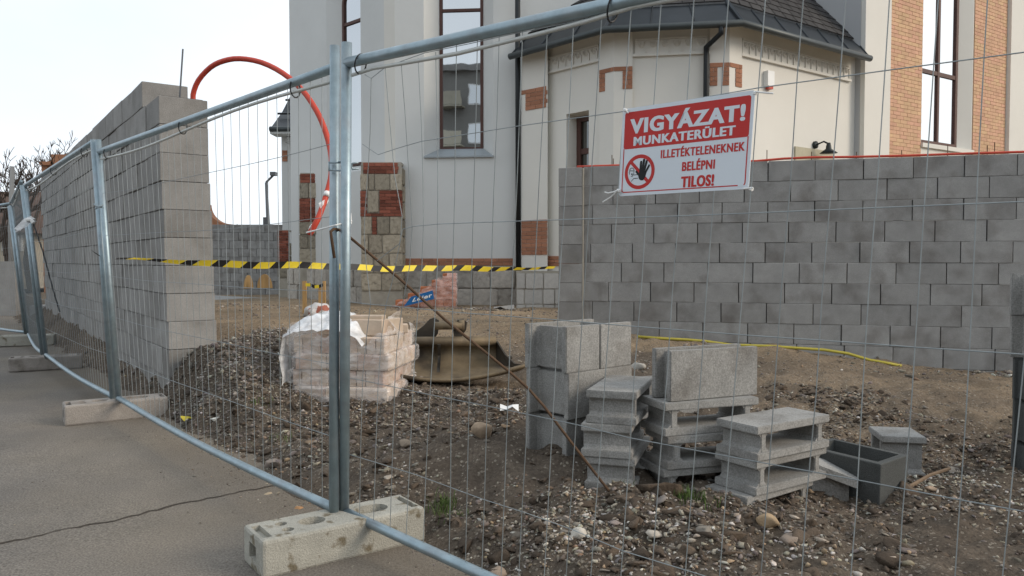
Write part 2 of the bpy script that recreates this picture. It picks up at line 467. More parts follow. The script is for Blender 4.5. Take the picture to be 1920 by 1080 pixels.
# ------------------------------------------------------------------ terrain
def vnoise(x, y, seed):
    xi = np.floor(x).astype(np.int64); yi = np.floor(y).astype(np.int64)
    fx = x-xi; fy = y-yi
    fx = fx*fx*(3-2*fx); fy = fy*fy*(3-2*fy)
    def h(a, b):
        n = (a*374761393 + b*668265263 + seed*974634777) & 0xFFFFFFFF
        n = ((n ^ (n >> 13))*1274126177) & 0xFFFFFFFF
        return ((n ^ (n >> 16)) & 0xFFFF)/65535.0
    return (h(xi, yi)*(1-fx)+h(xi+1, yi)*fx)*(1-fy)+(h(xi, yi+1)*(1-fx)+h(xi+1, yi+1)*fx)*fy-.5

CTRL = []
def ctrl(px, py, Y):
    p = at(px, py, Y); CTRL.append((p.x, p.y, p.z))
for q in [(690,762,5.55),(545,772,5.7),(640,800,5.0),(700,850,4.4),(1050,866,3.75),(960,850,3.9),(1150,896,3.5),(1240,920,3.3),(1430,962,3.25),(1600,950,3.7),(1700,885,4.4),
          (1850,697,8.2),(1740,690,8.3),(1600,672,8.5),(1430,650,8.7),(1250,634,9.0),(1060,606,9.3),(900,612,9.0),(900,590,11.5),(900,578,14),(700,585,12),(700,575,14.5),
          (520,630,6.5),(480,655,6.2),(430,705,5.9),(345,702,6.2),(318,704,6.3),(400,655,7.2),(240,662,7.4),(440,600,9.5),(420,575,12.5),(480,568,15),
          (880,722,6.4),(880,735,5.95),(960,730,5.6),(1910,905,3.9),(1800,800,5.0),(1600,760,5.6),(1450,720,6.4),(1150,730,5.6),(1300,690,7),
          (160,625,9.5),(120,600,11.5),(1300,1060,2.8),(1100,1040,2.85),(950,1010,3.1),(820,930,3.65),(1600,1050,2.9),(1850,1020,3.1),(620,870,4.35),(500,830,4.8),(380,770,5.7)]:
    ctrl(*q)
CTRL += [(-9, 20, .25), (8, 20, .25), (0, 22, .3), (14, 12, .05), (-14, 22, .1), (2, 1, .05), (5, 2, .0), (12, 4, 0.0), (9, 8, 0.0), (1, 2.2, .04)]
CX = np.array([c[0] for c in CTRL]); CY = np.array([c[1] for c in CTRL]); CZ = np.array([c[2] for c in CTRL])
EDX = np.array([-30., -14., -9., -4.8, -2.36, -1.13, -.373, 0., .7, 2.5, 6., 30.])
EDY = np.array([44., 22., 14.4, 8.75, 5.5, 3.82, 3.08, 2.58, 1.85, .20, -3.0, -25.])
BUMPS = []
for q in [(500,655,6.35,.10,.55),(450,690,6.0,.09,.42),(380,700,6.25,.05,.25),(700,880,4.1,.06,.35),(900,880,4.0,.05,.3),(1000,980,3.1,.05,.25),(1380,1030,2.95,.05,.22),(860,960,3.45,-.05,.2),(1250,985,3.0,.04,.15)]:
    p = at(*q[:3]); BUMPS.append((p.x, p.y, q[3], q[4]))
def edge_d(x, y):
    return (y-np.interp(x, EDX, EDY))*.68
def terrain(x, y, fine=True):
    x = np.asarray(x, float); y = np.asarray(y, float); sh = x.shape
    x = x.ravel(); y = y.ravel()
    out = np.zeros_like(x)
    for k in range(0, len(x), 20000):
        xs = x[k:k+20000, None]; ys = y[k:k+20000, None]
        d2 = (xs-CX)**2+(ys-CY)**2
        # local smoothing length grows with distance from the camera
        w = 1/(d2+.02+.004*ys**2)**1.8
        out[k:k+20000] = (w*CZ).sum(1)/w.sum(1)
    for (bx_, by_, ba_, bs_) in BUMPS:
        out += ba_*np.exp(-((x-bx_)**2+(y-by_)**2)/(2*bs_*bs_))
    d = edge_d(x, y)
    near = np.clip((14-y)/9, .35, 1)
    n = vnoise(x*1.3, y*1.3, 1)*.07+vnoise(x*3.1, y*3.1, 2)*.05
    if fine:
        n = n+vnoise(x*8, y*8, 3)*.06+vnoise(x*19, y*19, 4)*.036+np.abs(vnoise(x*36, y*36, 5))*.03*np.clip(vnoise(x*2.2,y*2.2,6)*2+.9,.1,1.4)
    t = np.clip((d+.06+vnoise(x*4, y*4, 9)*.16)/.45, 0, 1)
    t = t*t*(3-2*t)
    z = -.03+t*(np.maximum(out, .0)+.03+n*near)
    return z.reshape(sh)
def gz(x, y): return float(terrain(np.array([x]), np.array([y]), False)[0])

def axis(segs):
    out = []
    for a, b, st in segs:
        out += list(np.arange(a, b, st))
    out.append(segs[-1][1])
    return np.array(out)
gx = axis([(-16, -7, .35), (-7, -3.2, .1), (-3.2, 3.4, .032), (3.4, 7, .09), (7, 16, .35)])
gy = axis([(-3, 1.2, .4), (1.2, 6.6, .032), (6.6, 10, .07), (10, 16, .14), (16, 27, .5)])
GX, GY = np.meshgrid(gx, gy)
GZ = terrain(GX, GY)
GZ[(edge_d(GX, GY) < -.4)] = -.12
nx, ny = len(gx), len(gy)
me = bpy.data.meshes.new('site_ground')
vs = np.stack([GX.ravel(), GY.ravel(), GZ.ravel()], 1)
ii = (np.arange(ny-1)[:, None]*nx+np.arange(nx-1)[None, :]).ravel()
fs = np.stack([ii, ii+1, ii+1+nx, ii+nx], 1)
me.from_pydata(vs.tolist(), [], fs.tolist())
soil = np.clip((GY-6.2+vnoise(GX*.8, GY*.8, 21)*3)/3.2, 0, 1)*.9
soil = soil*np.clip((GX-(-2.35-(GY-6.3)*.72))/.3, 0, 1)
soil = np.maximum(soil, np.clip((GX-1.2)/2, 0, 1)*np.clip((GY-4.4)/1.2, 0, 1)*.42)
soil = np.clip(soil+vnoise(GX*1.7, GY*1.7, 22)*.5*(soil > .02), 0, 1)
a = me.attributes.new('soil', 'FLOAT', 'POINT'); a.data.foreach_set('value', soil.ravel().astype(np.float32))
me.polygons.foreach_set('use_smooth', [True]*len(me.polygons))
me.materials.append(M['dirt'])
tag(link(bpy.data.objects.new('site_ground', me)), kind='structure')

# base sheet out to the horizon
mb = MB(); mb.quad((-600,-600,-.2), (600,-600,-.2), (600,900,-.2), (-600,900,-.2))
tag(part('ground', mb, M['dirt']), kind='structure')

# footpath: gently uneven asphalt sheet on the camera's side of the fence
px_ = axis([(-40, -8, 1.6), (-8, 3, .12), (3, 12, .8)]); 
mb = MB()
vs = []; fs = []
K = 46
for i, x in enumerate(px_):
    ye = float(np.interp(x, EDX, EDY))+.55
    for j in range(K+1):
        y = ye-(j/K)**1.5*9.0
        z = .012*(float(mnoise.noise(Vector((x*.5, y*.5, 0))))) + .006*float(mnoise.noise(Vector((x*2, y*2, 3))))
        vs.append((x, y, z))
for i in range(len(px_)-1):
    for j in range(K):
        a_ = i*(K+1)+j
        fs.append((a_, a_+1, a_+K+2, a_+K+1))
me = bpy.data.meshes.new('footpath'); me.from_pydata(vs, [], fs); me.materials.append(M['asphalt'])
me.polygons.foreach_set('use_smooth', [True]*len(me.polygons))
bm = bmesh.new(); bm.from_mesh(me); bmesh.ops.recalc_face_normals(bm, faces=bm.faces)
if sum(f.normal.z for f in bm.faces) < 0: bmesh.ops.reverse_faces(bm, faces=bm.faces)
bm.to_mesh(me); bm.free()
dv = np.array([v.co[:2] for v in me.vertices]); dd_ = edge_d(dv[:, 0], dv[:, 1])
du_ = np.clip(1+dd_/1.1+vnoise(dv[:, 0]*2, dv[:, 1]*2, 51)*.9, 0, 1)**1.4
a = me.attributes.new('dust', 'FLOAT', 'POINT'); a.data.foreach_set('value', du_.astype(np.float32))
nt = M['asphalt'].node_tree; bs = nt.nodes['Principled BSDF']; src = bs.inputs['Base Color'].links[0].from_socket
an = nt.nodes.new('ShaderNodeAttribute'); an.attribute_name = 'dust'
ml_ = nt.nodes.new('ShaderNodeMath'); ml_.operation = 'MULTIPLY'; ml_.inputs[1].default_value = .55; nt.links.new(an.outputs['Fac'], ml_.inputs[0])
mx_ = nt.nodes.new('ShaderNodeMixRGB'); mx_.inputs['Color2'].default_value = (.20, .163, .118, 1)
nt.links.new(ml_.outputs[0], mx_.inputs['Fac']); nt.links.new(src, mx_.inputs['Color1']); nt.links.new(mx_.outputs['Color'], bs.inputs['Base Color'])
footpath = tag(link(bpy.data.objects.new('footpath', me)), kind='structure'); ORG['footpath'] = Vector((0,0,0))
# open crack across the asphalt
cr = [(-60,1034),(0,1018),(60,1008),(130,990),(200,978),(262,963),(330,947),(388,936),(440,926),(480,919),(530,909),(560,905)]
mb = MB(); pts = []
for k in range(len(cr)-1):
    for t in np.linspace(0, 1, 5)[:-1]:
        pts.append(onz(cr[k][0]*(1-t)+cr[k+1][0]*t, cr[k][1]*(1-t)+cr[k+1][1]*t+random.uniform(-1.5,1.5), 0))
prev = None
for k, p in enumerate(pts):
    d = (pts[min(k+1, len(pts)-1)]-pts[max(k-1, 0)]).normalized(); s = Vector((-d.y, d.x, 0))
    w = random.uniform(.003, .006)+.004*(.5+mnoise.noise(Vector((k*.15, 0, 0))))
    z = .012*(float(mnoise.noise(Vector((p.x*.5, p.y*.5, 0))))) + .006*float(mnoise.noise(Vector((p.x*2, p.y*2, 3))))+.0035
    a_, b_ = p+s*w, p-s*w; a_.z = b_.z = z
    if prev: mb.quad(prev[1], b_, a_, prev[0])
    prev = (a_, b_)
part('crack', mb, M['crack'], footpath)

# concrete apron by the church
mb = MB()
ap = [(-9.5, 15.2), (-3.2, 14.0), (-.3, 13.6), (.3, 14.6), (-2.4, 15.4), (-9, 21)]
mb.prism(ap, .05, .33)
tag(part('pavement', mb, M['concrete']), kind='structure')

# ------------------------------------------------------------------ gravel and clods (uncountable)
def ico(sub, jit, seed):
    bm = bmesh.new(); bmesh.ops.create_icosphere(bm, subdivisions=sub, radius=1)
    r = random.Random(seed)
    planes = [Vector((r.gauss(0,1), r.gauss(0,1), r.gauss(0,1))).normalized() for _ in range(8)]
    sc = Vector((r.uniform(.9, 1.6), r.uniform(.6, 1.1), r.uniform(.4, .8)))
    for v in bm.verts:
        q = v.co*1.4+Vector((seed*7.3, 0, 0))
        c = v.co*(1+jit*(mnoise.noise(q)+.5*mnoise.noise(q*2.3)))
        for pl in planes:
            dd = c.dot(pl)
            if dd > .42: c = c-pl*(dd-.42)*.95
        v.co = c
        # flatten some sides so that it reads as broken stone
        v.co = Vector((v.co.x*sc.x, v.co.y*sc.y, v.co.z*sc.z))
    V = np.array([v.co[:] for v in bm.verts]); Fc = np.array([[v.index for v in f.verts] for f in bm.faces])
    bm.free(); return V, Fc
VAR0 = [ico(1, .55, s) for s in range(10)]
VAR1 = [ico(2, .6, s+40) for s in range(8)]
VARC = [ico(2, 1.1, s+80) for s in range(8)]

def scatter(name, xs, ys, rs, cols, variants, m, sink=.35, zs=None):
    n = len(xs)
    zt = terrain(xs, ys) if zs is None else zs
    az = rng.uniform(0, 2*math.pi, n); tx = rng.normal(0, .5, n)
    vid = rng.integers(0, len(variants), n)
    allv, allf, allc = [], [], []
    off = 0
    for k, (V, Fc) in enumerate(variants):
        idx = np.where(vid == k)[0]
        if len(idx) == 0: continue
        ca, sa = np.cos(az[idx])[:, None], np.sin(az[idx])[:, None]
        ct, st = np.cos(tx[idx])[:, None], np.sin(tx[idx])[:, None]
        X, Y, Z = V[:, 0][None], V[:, 1][None], V[:, 2][None]
        Y2 = Y*ct-Z*st; Z2 = Y*st+Z*ct
        X3 = X*ca-Y2*sa; Y3 = X*sa+Y2*ca
        r = rs[idx][:, None]
        P = np.stack([X3*r+xs[idx][:, None], Y3*r+ys[idx][:, None], Z2*r+(zt[idx]+rs[idx]*(.5-sink))[:, None]], 2)
        nv = V.shape[0]
        Fa = Fc[None]+(off+np.arange(len(idx))*nv)[:, None, None]
        allv.append(P.reshape(-1, 3)); allf.append(Fa.reshape(-1, 3))
        allc.append(np.repeat(cols[idx], nv, 0)); off += nv*len(idx)
    V = np.concatenate(allv); Fa = np.concatenate(allf); C = np.concatenate(allc)
    me = bpy.data.meshes.new(name)
    me.vertices.add(len(V)); me.vertices.foreach_set('co', V.ravel().astype(np.float32))
    me.loops.add(len(Fa)*3); me.loops.foreach_set('vertex_index', Fa.ravel().astype(np.int32))
    me.polygons.add(len(Fa)); me.polygons.foreach_set('loop_start', np.arange(0, len(Fa)*3, 3, dtype=np.int32))
    me.polygons.foreach_set('loop_total', np.full(len(Fa), 3, np.int32))
    a = me.attributes.new('col', 'FLOAT_COLOR', 'POINT')
    a.data.foreach_set('color', np.concatenate([C, np.ones((len(C), 1))], 1).ravel().astype(np.float32))
    me.update(calc_edges=True); me.materials.append(m)
    o = link(bpy.data.objects.new(name, me)); o['kind'] = 'stuff'
    return o

PAL = np.array([[.40,.36,.29],[.30,.265,.22],[.21,.185,.16],[.48,.455,.41],[.34,.255,.17],[.17,.15,.135],[.26,.225,.175],[.56,.54,.50],[.23,.16,.11],[.145,.12,.10],[.19,.165,.14],[.13,.11,.09]])
def pick_cols(n, w=None):
    c = PAL[rng.choice(len(PAL), n, p=w)]
    return np.clip(c*rng.uniform(.75, 1.2, (n, 1))*rng.uniform(.95, 1.05, (n, 3)), 0, .75)
def area(n, x0, x1, y0, y1, clump=0.0):
    xs, ys = [], []
    tot = 0
    while tot < n:
        x = rng.uniform(x0, x1, n); y = rng.uniform(y0, y1, n)
        d = edge_d(x, y)
        dens = np.clip(.38+vnoise(x*1.6, y*1.6, 31)*1.9+vnoise(x*5, y*5, 32)*1.3, .03, 1)
        keep = (d > .0)&(rng.uniform(0, 1, n) < dens*np.clip(d/.16, .08, 1))
        xs.append(x[keep]); ys.append(y[keep]); tot += keep.sum()
    return np.concatenate(xs)[:n], np.concatenate(ys)[:n]
W1 = np.array([7,10,13,3,4,15,12,2,6,15,15,16], float); W1 /= W1.sum()
xs, ys = area(34000, -3.2, 3.6, 1.2, 6.0)
rs = np.exp(rng.normal(math.log(.0078), .5, len(xs))).clip(.003, .024)
scatter('gravel', xs, ys, rs, pick_cols(len(xs), W1), VAR0, M['stone'])
xs, ys = area(420, -3.0, 3.6, 1.4, 6.0)
rs = np.exp(rng.normal(math.log(.019), .35, len(xs))).clip(.012, .045)
scatter('larger_gravel', xs, ys, rs, pick_cols(len(xs), W1), VAR1, M['stone'])
xs, ys = area(10500, -6, 7, 5.5, 13.5)
rs = np.exp(rng.normal(math.log(.0105), .5, len(xs))).clip(.006, .05)
scatter('scattered_gravel', xs, ys, rs, pick_cols(len(xs), W1), VAR0, M['stone'])
def patch(name, n, spots, r0, w, sd, variants=VAR0, pal=None):
    X, Y = [], []
    for (px, py, Yd, k) in spots:
        p = at(px, py, Yd)
        X.append(rng.normal(p.x, sd*k, int(n*k))); Y.append(rng.normal(p.y, sd*k*1.1, int(n*k)))
    X = np.concatenate(X); Y = np.concatenate(Y)
    ok = edge_d(X, Y) > .05
    X, Y = X[ok], Y[ok]
    rs = np.exp(rng.normal(math.log(r0), .38, len(X))).clip(.004, .05)
    scatter(name, X, Y, rs, pick_cols(len(X), w), variants, M['stone'])
W2 = np.array([20,14,8,14,10,4,10,9,4,3,3,2], float); W2 /= W2.sum()
patch('pale_gravel', 330, [(1060,985,3.05,1.), (1010,1020,2.95,.7), (1120,960,3.1,.8), (1780,900,4.0,1.2), (1850,960,3.6,1.2), (1500,1040,2.9,.6), (1200,1010,3.0,.8), (1300,1050,2.85,.6)], .0092, W2, .17)
W3 = np.array([1,8,16,4,1,18,3,1,1,14,14,10], float); W3 /= W3.sum()
patch('grey_gravel', 900, [(500,660,6.3,1.3), (460,690,6.0,1.1), (520,690,6.0,1.), (420,715,5.8,.8)], .0125, W3, .27)
patch('rubble_heap', 130, [(900,574,13.4,1.), (940,572,13.3,.8), (860,577,13.3,.6), (450,563,13.6,.8), (425,566,13.6,.5), (1885,692,7.9,.5), (1350,648,8.3,.6)], .03, W3, .22)
# strip between the fence and the tall wall
tt = rng.uniform(0, 1, 5000); off_ = rng.uniform(-.05, 1.0, 5000)
X = -2.3-tt*5.2+off_*.5; Y = 5.5+tt*7.6+off_*.45
ok = edge_d(X, Y) > .0; X, Y = X[ok], Y[ok]
scatter('rubble', X, Y, np.exp(rng.normal(math.log(.014), .55, len(X))).clip(.005, .07), pick_cols(len(X), W3)*.75, VAR0, M['stone'])
# clods of soil
xs, ys = area(5200, -3.0, 3.6, 1.4, 6.2)
rs = np.exp(rng.normal(math.log(.017), .55, len(xs))).clip(.007, .075)
cc = np.array([.085, .064, .047])*rng.uniform(.6, 1.5, (len(xs), 1))
scatter('soil_clods', xs, ys, rs, cc, VARC, M['clod'], sink=.5)

# grit on the asphalt along the edge
tt = rng.uniform(-3.2, 1.2, 2600); yy = np.interp(tt, EDX, EDY)+.12-np.abs(rng.exponential(.16, 2600))
scatter('grit', tt, yy, np.exp(rng.normal(math.log(.0032), .5, 2600)).clip(.0015, .011), pick_cols(2600, W1), VAR0, M['stone'], zs=np.full(2600, .003))
tt = rng.uniform(-3.5, .2, 500); yy = rng.uniform(1.8, 7, 500); ok = edge_d(tt, yy) < -.1; tt, yy = tt[ok], yy[ok]
scatter('stray_grit', tt, yy, np.exp(rng.normal(math.log(.003), .5, len(tt))).clip(.0015, .01), pick_cols(len(tt), W1), VAR0, M['stone'], zs=np.full(len(tt), .004))
# larger stones one can pick out
def rock(px, py, Y, r, col, seed, label, flat=.75, name='stone'):
    p = at(px, py, Y); z = gz(p.x, p.y)
    bm = bmesh.new(); bmesh.ops.create_icosphere(bm, subdivisions=3, radius=1)
    rr = random.Random(seed); planes = [Vector((rr.gauss(0,1), rr.gauss(0,1), rr.gauss(0,1))).normalized() for _ in range(9)]
    for v in bm.verts:
        c = v.co.copy()
        for pl in planes:
            dd = c.dot(pl)
            if dd > .72: c -= pl*(dd-.72)*.85
        c *= 1+.08*mnoise.noise(c*3+Vector((seed, 0, 0)))
        v.co = Vector((c.x*r*1.15, c.y*r*.85, c.z*r*flat))
    bmesh.ops.rotate(bm, verts=bm.verts, cent=(0,0,0), matrix=Matrix.Rotation(seed*1.7, 3, 'Z'))
    me = bpy.data.meshes.new(name); bm.to_mesh(me); bm.free()
    m = mat('stone_colour', col, .92, 0, .25, 14, .6, 70, 0, col2=tuple(c*.6 for c in col), c2lo=.5, c2hi=.75, c2scale=9)
    me.materials.append(m); me.polygons.foreach_set('use_smooth', [True]*len(me.polygons))
    o = link(bpy.data.objects.new(name, me)); o.location = (p.x, p.y, z+r*flat*.45)
    return tag(o, label, 'stone', 'larger stones lying in the dirt')
rock(905, 833, 4.35, .075, (.36,.27,.19), 3, 'rounded tan stone lying alone in the dirt between pallet and block stack')
rock(1440, 748+240, 3.05, .045, (.40,.29,.18), 5, 'ochre stone in the gravel in front of the stack of three laid blocks')
rock(1480, 1012, 2.95, .05, (.26,.21,.17), 8, 'flat brownish stone beside the ochre one in the gravel', .45)
rock(970, 1062, 2.72, .06, (.33,.28,.22), 9, 'buff boulder half buried behind the bottom rail of the right panel', .7)
rock(930, 1040, 2.85, .05, (.28,.22,.17), 12, 'brown angular stone beside the buff boulder by the rail', .6)
rock(640+120, 838, 4.4, .045, (.30,.24,.18), 14, 'small brown stone below the brick pallet in the dirt', .7)
rock(510, 865, 4.45, .045, (.26,.22,.19), 15, 'grey stone behind the near bottom rail beside the dirt bank', .7)
rock(1340, 642, 8.45, .13, (.22,.195,.17), 17, 'flat grey stone lying on the yellow hose by the block wall', .35)
rock(1196, 692, 7.0, .07, (.40,.38,.34), 18, 'pale stone between the upright block stack and the block wall', .7)
rock(505, 935, 3.95, .034, (.42,.34,.24), 19, 'pale pebble lying at the asphalt edge under the bottom rail', .7)
rock(561, 933, 3.72, .03, (.42,.24,.12), 21, 'orange brown pebble on the asphalt near the concrete foot', .8)
rock(785, 1003, 3.35, .035, (.13,.11,.095), 23, 'dark stone against the end of the near concrete foot', .9)
rock(1085, 1005, 2.95, .03, (.52,.49,.43), 24, 'white square stone in the pale gravel', .8)

# green tufts
def tufts(name, spots):
    mb = MB()
    for px, py, Y, n, sp, h in spots:
        c = at(px, py, Y)
        for k in range(n):
            x = c.x+random.gauss(0, sp); y = c.y+random.gauss(0, sp); z = gz(x, y)-.005
            a = random.uniform(0, 6.28); w = random.uniform(.0015, .003); hh = h*random.uniform(.5, 1.2)
            b = Vector((x, y, z)); d = Vector((math.cos(a), math.sin(a), 0)); s = Vector((-d.y, d.x, 0))*w
            m1 = b+d*hh*.25+Vector((0,0,hh*.7)); t = b+d*hh*.6+Vector((0,0,hh))
            mb.quad(b-s, b+s, m1+s*.7, m1-s*.7); mb.poly([m1-s*.7, m1+s*.7, t])
    o = part(name, mb, M['grass']); o['kind'] = 'stuff'
tufts('grass', [(830,965,3.55,120,.03,.05),(850,990,3.4,60,.03,.04),(1275,925,3.3,70,.05,.045),(1310,945,3.2,90,.05,.05),(1170,925,3.4,40,.02,.04),(520,815,4.9,60,.04,.05),(480,760,5.4,50,.05,.05)])

# ------------------------------------------------------------------ mobile fence
BR = .0212      # tube radius
def lerp(a, b, t): return a+(b-a)*t
def steel_panel(name, label, BLp, BRp, TLp, TRp, rail_b=.045, rail_t=1.90, sag=0.0, nw=33, wires=True, seed=0):
    """corner points: bottoms of the two posts and their tops"""
    rr = random.Random(seed)
    r = root(name, lerp(BLp, BRp, .5), label, 'fence panel', 'mobile fence panels along the footpath')
    uL = (TLp-BLp); uR = (TRp-BRp); hL = uL.length
    for b, t in ((BLp, TLp), (BRp, TRp)):
        m = MB(); m.tube([b, t], BR, 14); part('post', m, M['galv'], r, True)
    def P(s, h): return lerp(BLp+uL*(h/hL), BRp+uR*(h/hL), s)
    m = MB(); m.tube([P(s, rail_t) for s in np.linspace(0, 1, 9)], BR*.95, 12); part('top_rail', m, M['galv'], r, True)
    m = MB(); m.tube([P(s, rail_b)-Vector((0,0,sag*math.sin(math.pi*s))) for s in np.linspace(0, 1, 13)], BR*.95, 12); part('bottom_rail', m, M['galv'], r, True)
    m = MB(); m.tube([P(s, rail_t-.055-.02*math.sin(math.pi*s*2)) for s in np.linspace(.01, .99, 15)], .008, 8); part('rod', m, M['cable'], r, True)
    for s in (.06, .5, .9):
        c = P(s, rail_t-.03); d = (BRp-BLp).normalized(); up = uL.normalized(); nn = d.cross(up)
        m = MB(); m.tube([c+(up*math.cos(a)*.04+nn*math.sin(a)*.024) for a in np.linspace(0, 2*math.pi, 14)], .0035, 6); part('cable_tie', m, M['black'], r)
    if wires:
        for k in range(1, nw):
            s = k/nw
            m = MB(); o1, o2 = rr.gauss(0, .0006), rr.gauss(0, .0012)
            m.tube([P(s+o1, rail_b-sag*math.sin(math.pi*s)*.9), P(s+o2, .7), P(s+o2*.6, 1.3), P(s+o1, rail_t)], .0015, 5)
            part('vertical_wire', m, M['wire'], r)
        for k in range(1, 6):
            h = rail_b+(rail_t-rail_b)*k/6
            ph = rr.uniform(0, 6)
            m = MB(); m.tube([P(s, h-sag*.6*math.sin(math.pi*s)+.004*math.sin(s*9+ph)) for s in np.linspace(0, 1, 15)], .0015, 5)
            part('horizontal_wire', m, M['wire'], r)
    return r

B_bR, B_tR = onz(626, 972, .12), at(628, 86, 3.19)
B_bL, B_tL = onz(223, 757, .12), at(184, 262, 5.80)
C_bR, C_tR = onz(217, 755, .12)+Vector((-.03,.02,0)), at(175, 262, 5.83)
C_bL, C_tL = onz(87, 672, .13), at(47, 345, 8.42)
D_bR, D_tR = onz(82, 669, .13)+Vector((-.03,.03,0)), at(41, 347, 8.5)
D_bL, D_tL = onz(54, 632, .13), at(22, 384, 10.8)
E_bR, E_tR = onz(50, 629, .13)+Vector((-.04,.04,0)), at(17, 386, 10.9)
E_bL = E_bR+Vector((-2.6, 2.35, 0)); E_tL = E_tR+Vector((-2.6, 2.35, 0))
steel_panel('mobile_fence', 'steel mesh fence panel from the foot with doubled posts to the grey foot', B_bL, B_bR, B_tL, B_tR, sag=.03, seed=1)
steel_panel('mobile_fence', 'steel mesh fence panel running past the side of the tall block wall', C_bL, C_bR, C_tL, C_tR, sag=.03, seed=2)
steel_panel('mobile_fence', 'leaning steel mesh fence panel with white plastic scrap tied to its post', D_bL, D_bR, D_tL, D_tR, sag=.05, seed=3)
steel_panel('mobile_fence', 'farthest steel mesh fence panel, beyond the leaning one', E_bL, E_bR, E_tL, E_tR, sag=.03, seed=4)

# the near right panel: plane with its own lean
A0 = onz(645, 968, .12)
A_e = Vector((.743, -.667, -.035)).normalized()
A_u = Vector((.0285, -.0717, .997)).normalized()
A_n = A_e.cross(A_u).normalized()
if A_n.y > 0: A_n = -A_n          # towards the footpath
def onA(px, py, off=0.0): return onplane(px, py, A0+A_n*off, A_n)
def stA(p):
    w = p-A0; a = w.dot(A_e); b = w.dot(A_u); c = A_e.dot(A_u); den = 1-c*c
    return (a-b*c)/den, (b-a*c)/den
def PA(s, t): return A0+A_e*s+A_u*t
fa = root('mobile_fence', PA(1.75, 0), 'steel mesh fence panel carrying the warning sign', 'fence panel', 'mobile fence panels along the footpath')
hA = stA(onA(649, 80))[1]
for s in (0, 3.5):
    m = MB(); m.tube([PA(s, 0), PA(s, hA)], BR, 16); part('post', m, M['galv'], fa, True)
tR = stA(onA(668, 114))[1]; tR2 = stA(onA(1150, 8))[1]; sR2 = stA(onA(1150, 8))[0]
bR0 = stA(onA(652, 962))[1]; q = stA(onA(905, 1078)); 
def rail_top(s): return tR+(tR2-tR)*(s/sR2)
def rail_bot(s): return bR0+(q[1]-bR0)*(s/q[0])
m = MB(); m.tube([PA(s, rail_top(s)) for s in np.linspace(0, 3.5, 12)], BR, 14); part('top_rail', m, M['galv'], fa, True)
m = MB(); m.tube([PA(s, rail_bot(s)) for s in np.linspace(0, 3.5, 12)], BR*.95, 14); part('bottom_rail', m, M['galv'], fa, True)
m = MB(); m.tube([onA(660,141,.0), onA(700,128), onA(760,118), onA(860,100), onA(1000,66), onA(1100,40), onA(1190,12), PA(2.4, rail_top(2.4)-.045), PA(3.48, rail_top(3.4)-.05)], .0075, 8); part('rod', m, M['cable'], fa, True)
for px, py in ((676, 116), (1150, 12)):
    c = onA(px, py+4); m = MB(); m.tube([c+(A_u*math.cos(a)*.037+A_n*math.sin(a)*.027+A_e*.008*math.cos(a)) for a in np.linspace(0, 2*math.pi, 18)], .003, 6); part('cable_tie', m, M['black'], fa)
WR = .00145
def wireA(pts, kind, r=WR):
    m = MB(); m.tube(pts, r, 6); part(kind, m, M['wire'], fa)
HW = [
 [(684,140),(696,147),(721,127.5),(752,115),(797,99),(880,82),(960,64)],
 [(679,270),(709,290),(745,278),(790,265),(892,249),(960,238),(1169,209),(1420,165),(1670,131),(1920,98)],
 [(707,489),(728,473),(749,457),(755,430),(775,424.5),(822,420),(900,417),(1052,412),(1271,405),(1420,399),(1920,378)],
 [(655,566),(697,571),(737,574),(860,586),(940,592),(1047,600),(1190,612),(1420,630),(1540,638),(1715,651),(1914,664)],
 [(654,708),(740,726),(805,740),(952,769),(1080,796),(1181,821),(1302,844),(1443,870),(1603,899),(1695,917),(1793,936),(1920,959)],
 [(655,852),(780,890),(905,936),(987,962),(1073,993),(1171,1034),(1312,1077)]]
for h in HW:
    pts = [onA(*p) for p in h]
    s1, t1 = stA(pts[-1]); s0, t0 = stA(pts[-2])
    if s1 < 3.4:
        tend = t1 if h[0][1] != 140 else rail_top(3.45)-.04
        pts.append(PA(3.48, tend))
    wireA(pts, 'horizontal_wire')
BENT = [
 [(696,147),(694,250),(691,305),(684,400),(683,440),(686,490),(695,568),(687,632),(680,707),(676,850),(674,978)],
 [(722,126),(731,230),(740,330),(754,405),(751,450),(735,530),(724,570),(715,635),(709,720),(706,800),(700,990)],
 [(752,116),(760,220),(767,330),(773,425),(768,500),(754,575),(744,655),(740,725),(737,820),(731,1003)],
 [(784,109),(790,230),(793,330),(794,420),(791,500),(782,600),(775,720),(769,850),(761,1016)],
 [(817,98),(820,230),(821,330),(820,500),(815,600),(805,760),(799,880),(793,1030)]]
for b in BENT: wireA([onA(*p) for p in b], 'vertical_wire')
ST = [((856,87),(849,560)),((895,77),(884,560)),((936,67),(920,560)),((980,54),(960,560)),((1027,43),(1000,560)),((1076,32),(1048,560)),((1129,20),(1094.6,560)),((1184,7.5),(1144.7,560)),
      ((1240,0),(1200.8,560)),((1301,0),(1260,560)),((1366,0),(1324,560)),((1412,290),(1390.5,560)),((1485,290),(1465,560)),((1562.5,290),(1542,560)),((1648,290),(1630,560)),((1740,290),(1722,560)),((1836,290),(1821,560))]
last = None
for p, q_ in ST:
    s0, t0 = stA(onA(*p)); s1, t1 = stA(onA(*q_))
    f = lambda t: s1+(s0-s1)*(t-t1)/(t0-t1)
    ts = [rail_bot(s1)] + list(np.linspace(.3, 1.6, 6)) + [rail_top(s0)]
    wireA([PA(f(t)+(random.gauss(0, .0014) if 0 < k < 7 else 0), t) for k, t in enumerate(ts)], 'vertical_wire')
    last = f
s = last(1.0)+.104; base = last(1.0)
while s < 3.45:
    wireA([PA(s, rail_bot(s)), PA(s, 1.0), PA(s, rail_top(s))], 'vertical_wire'); s += .104

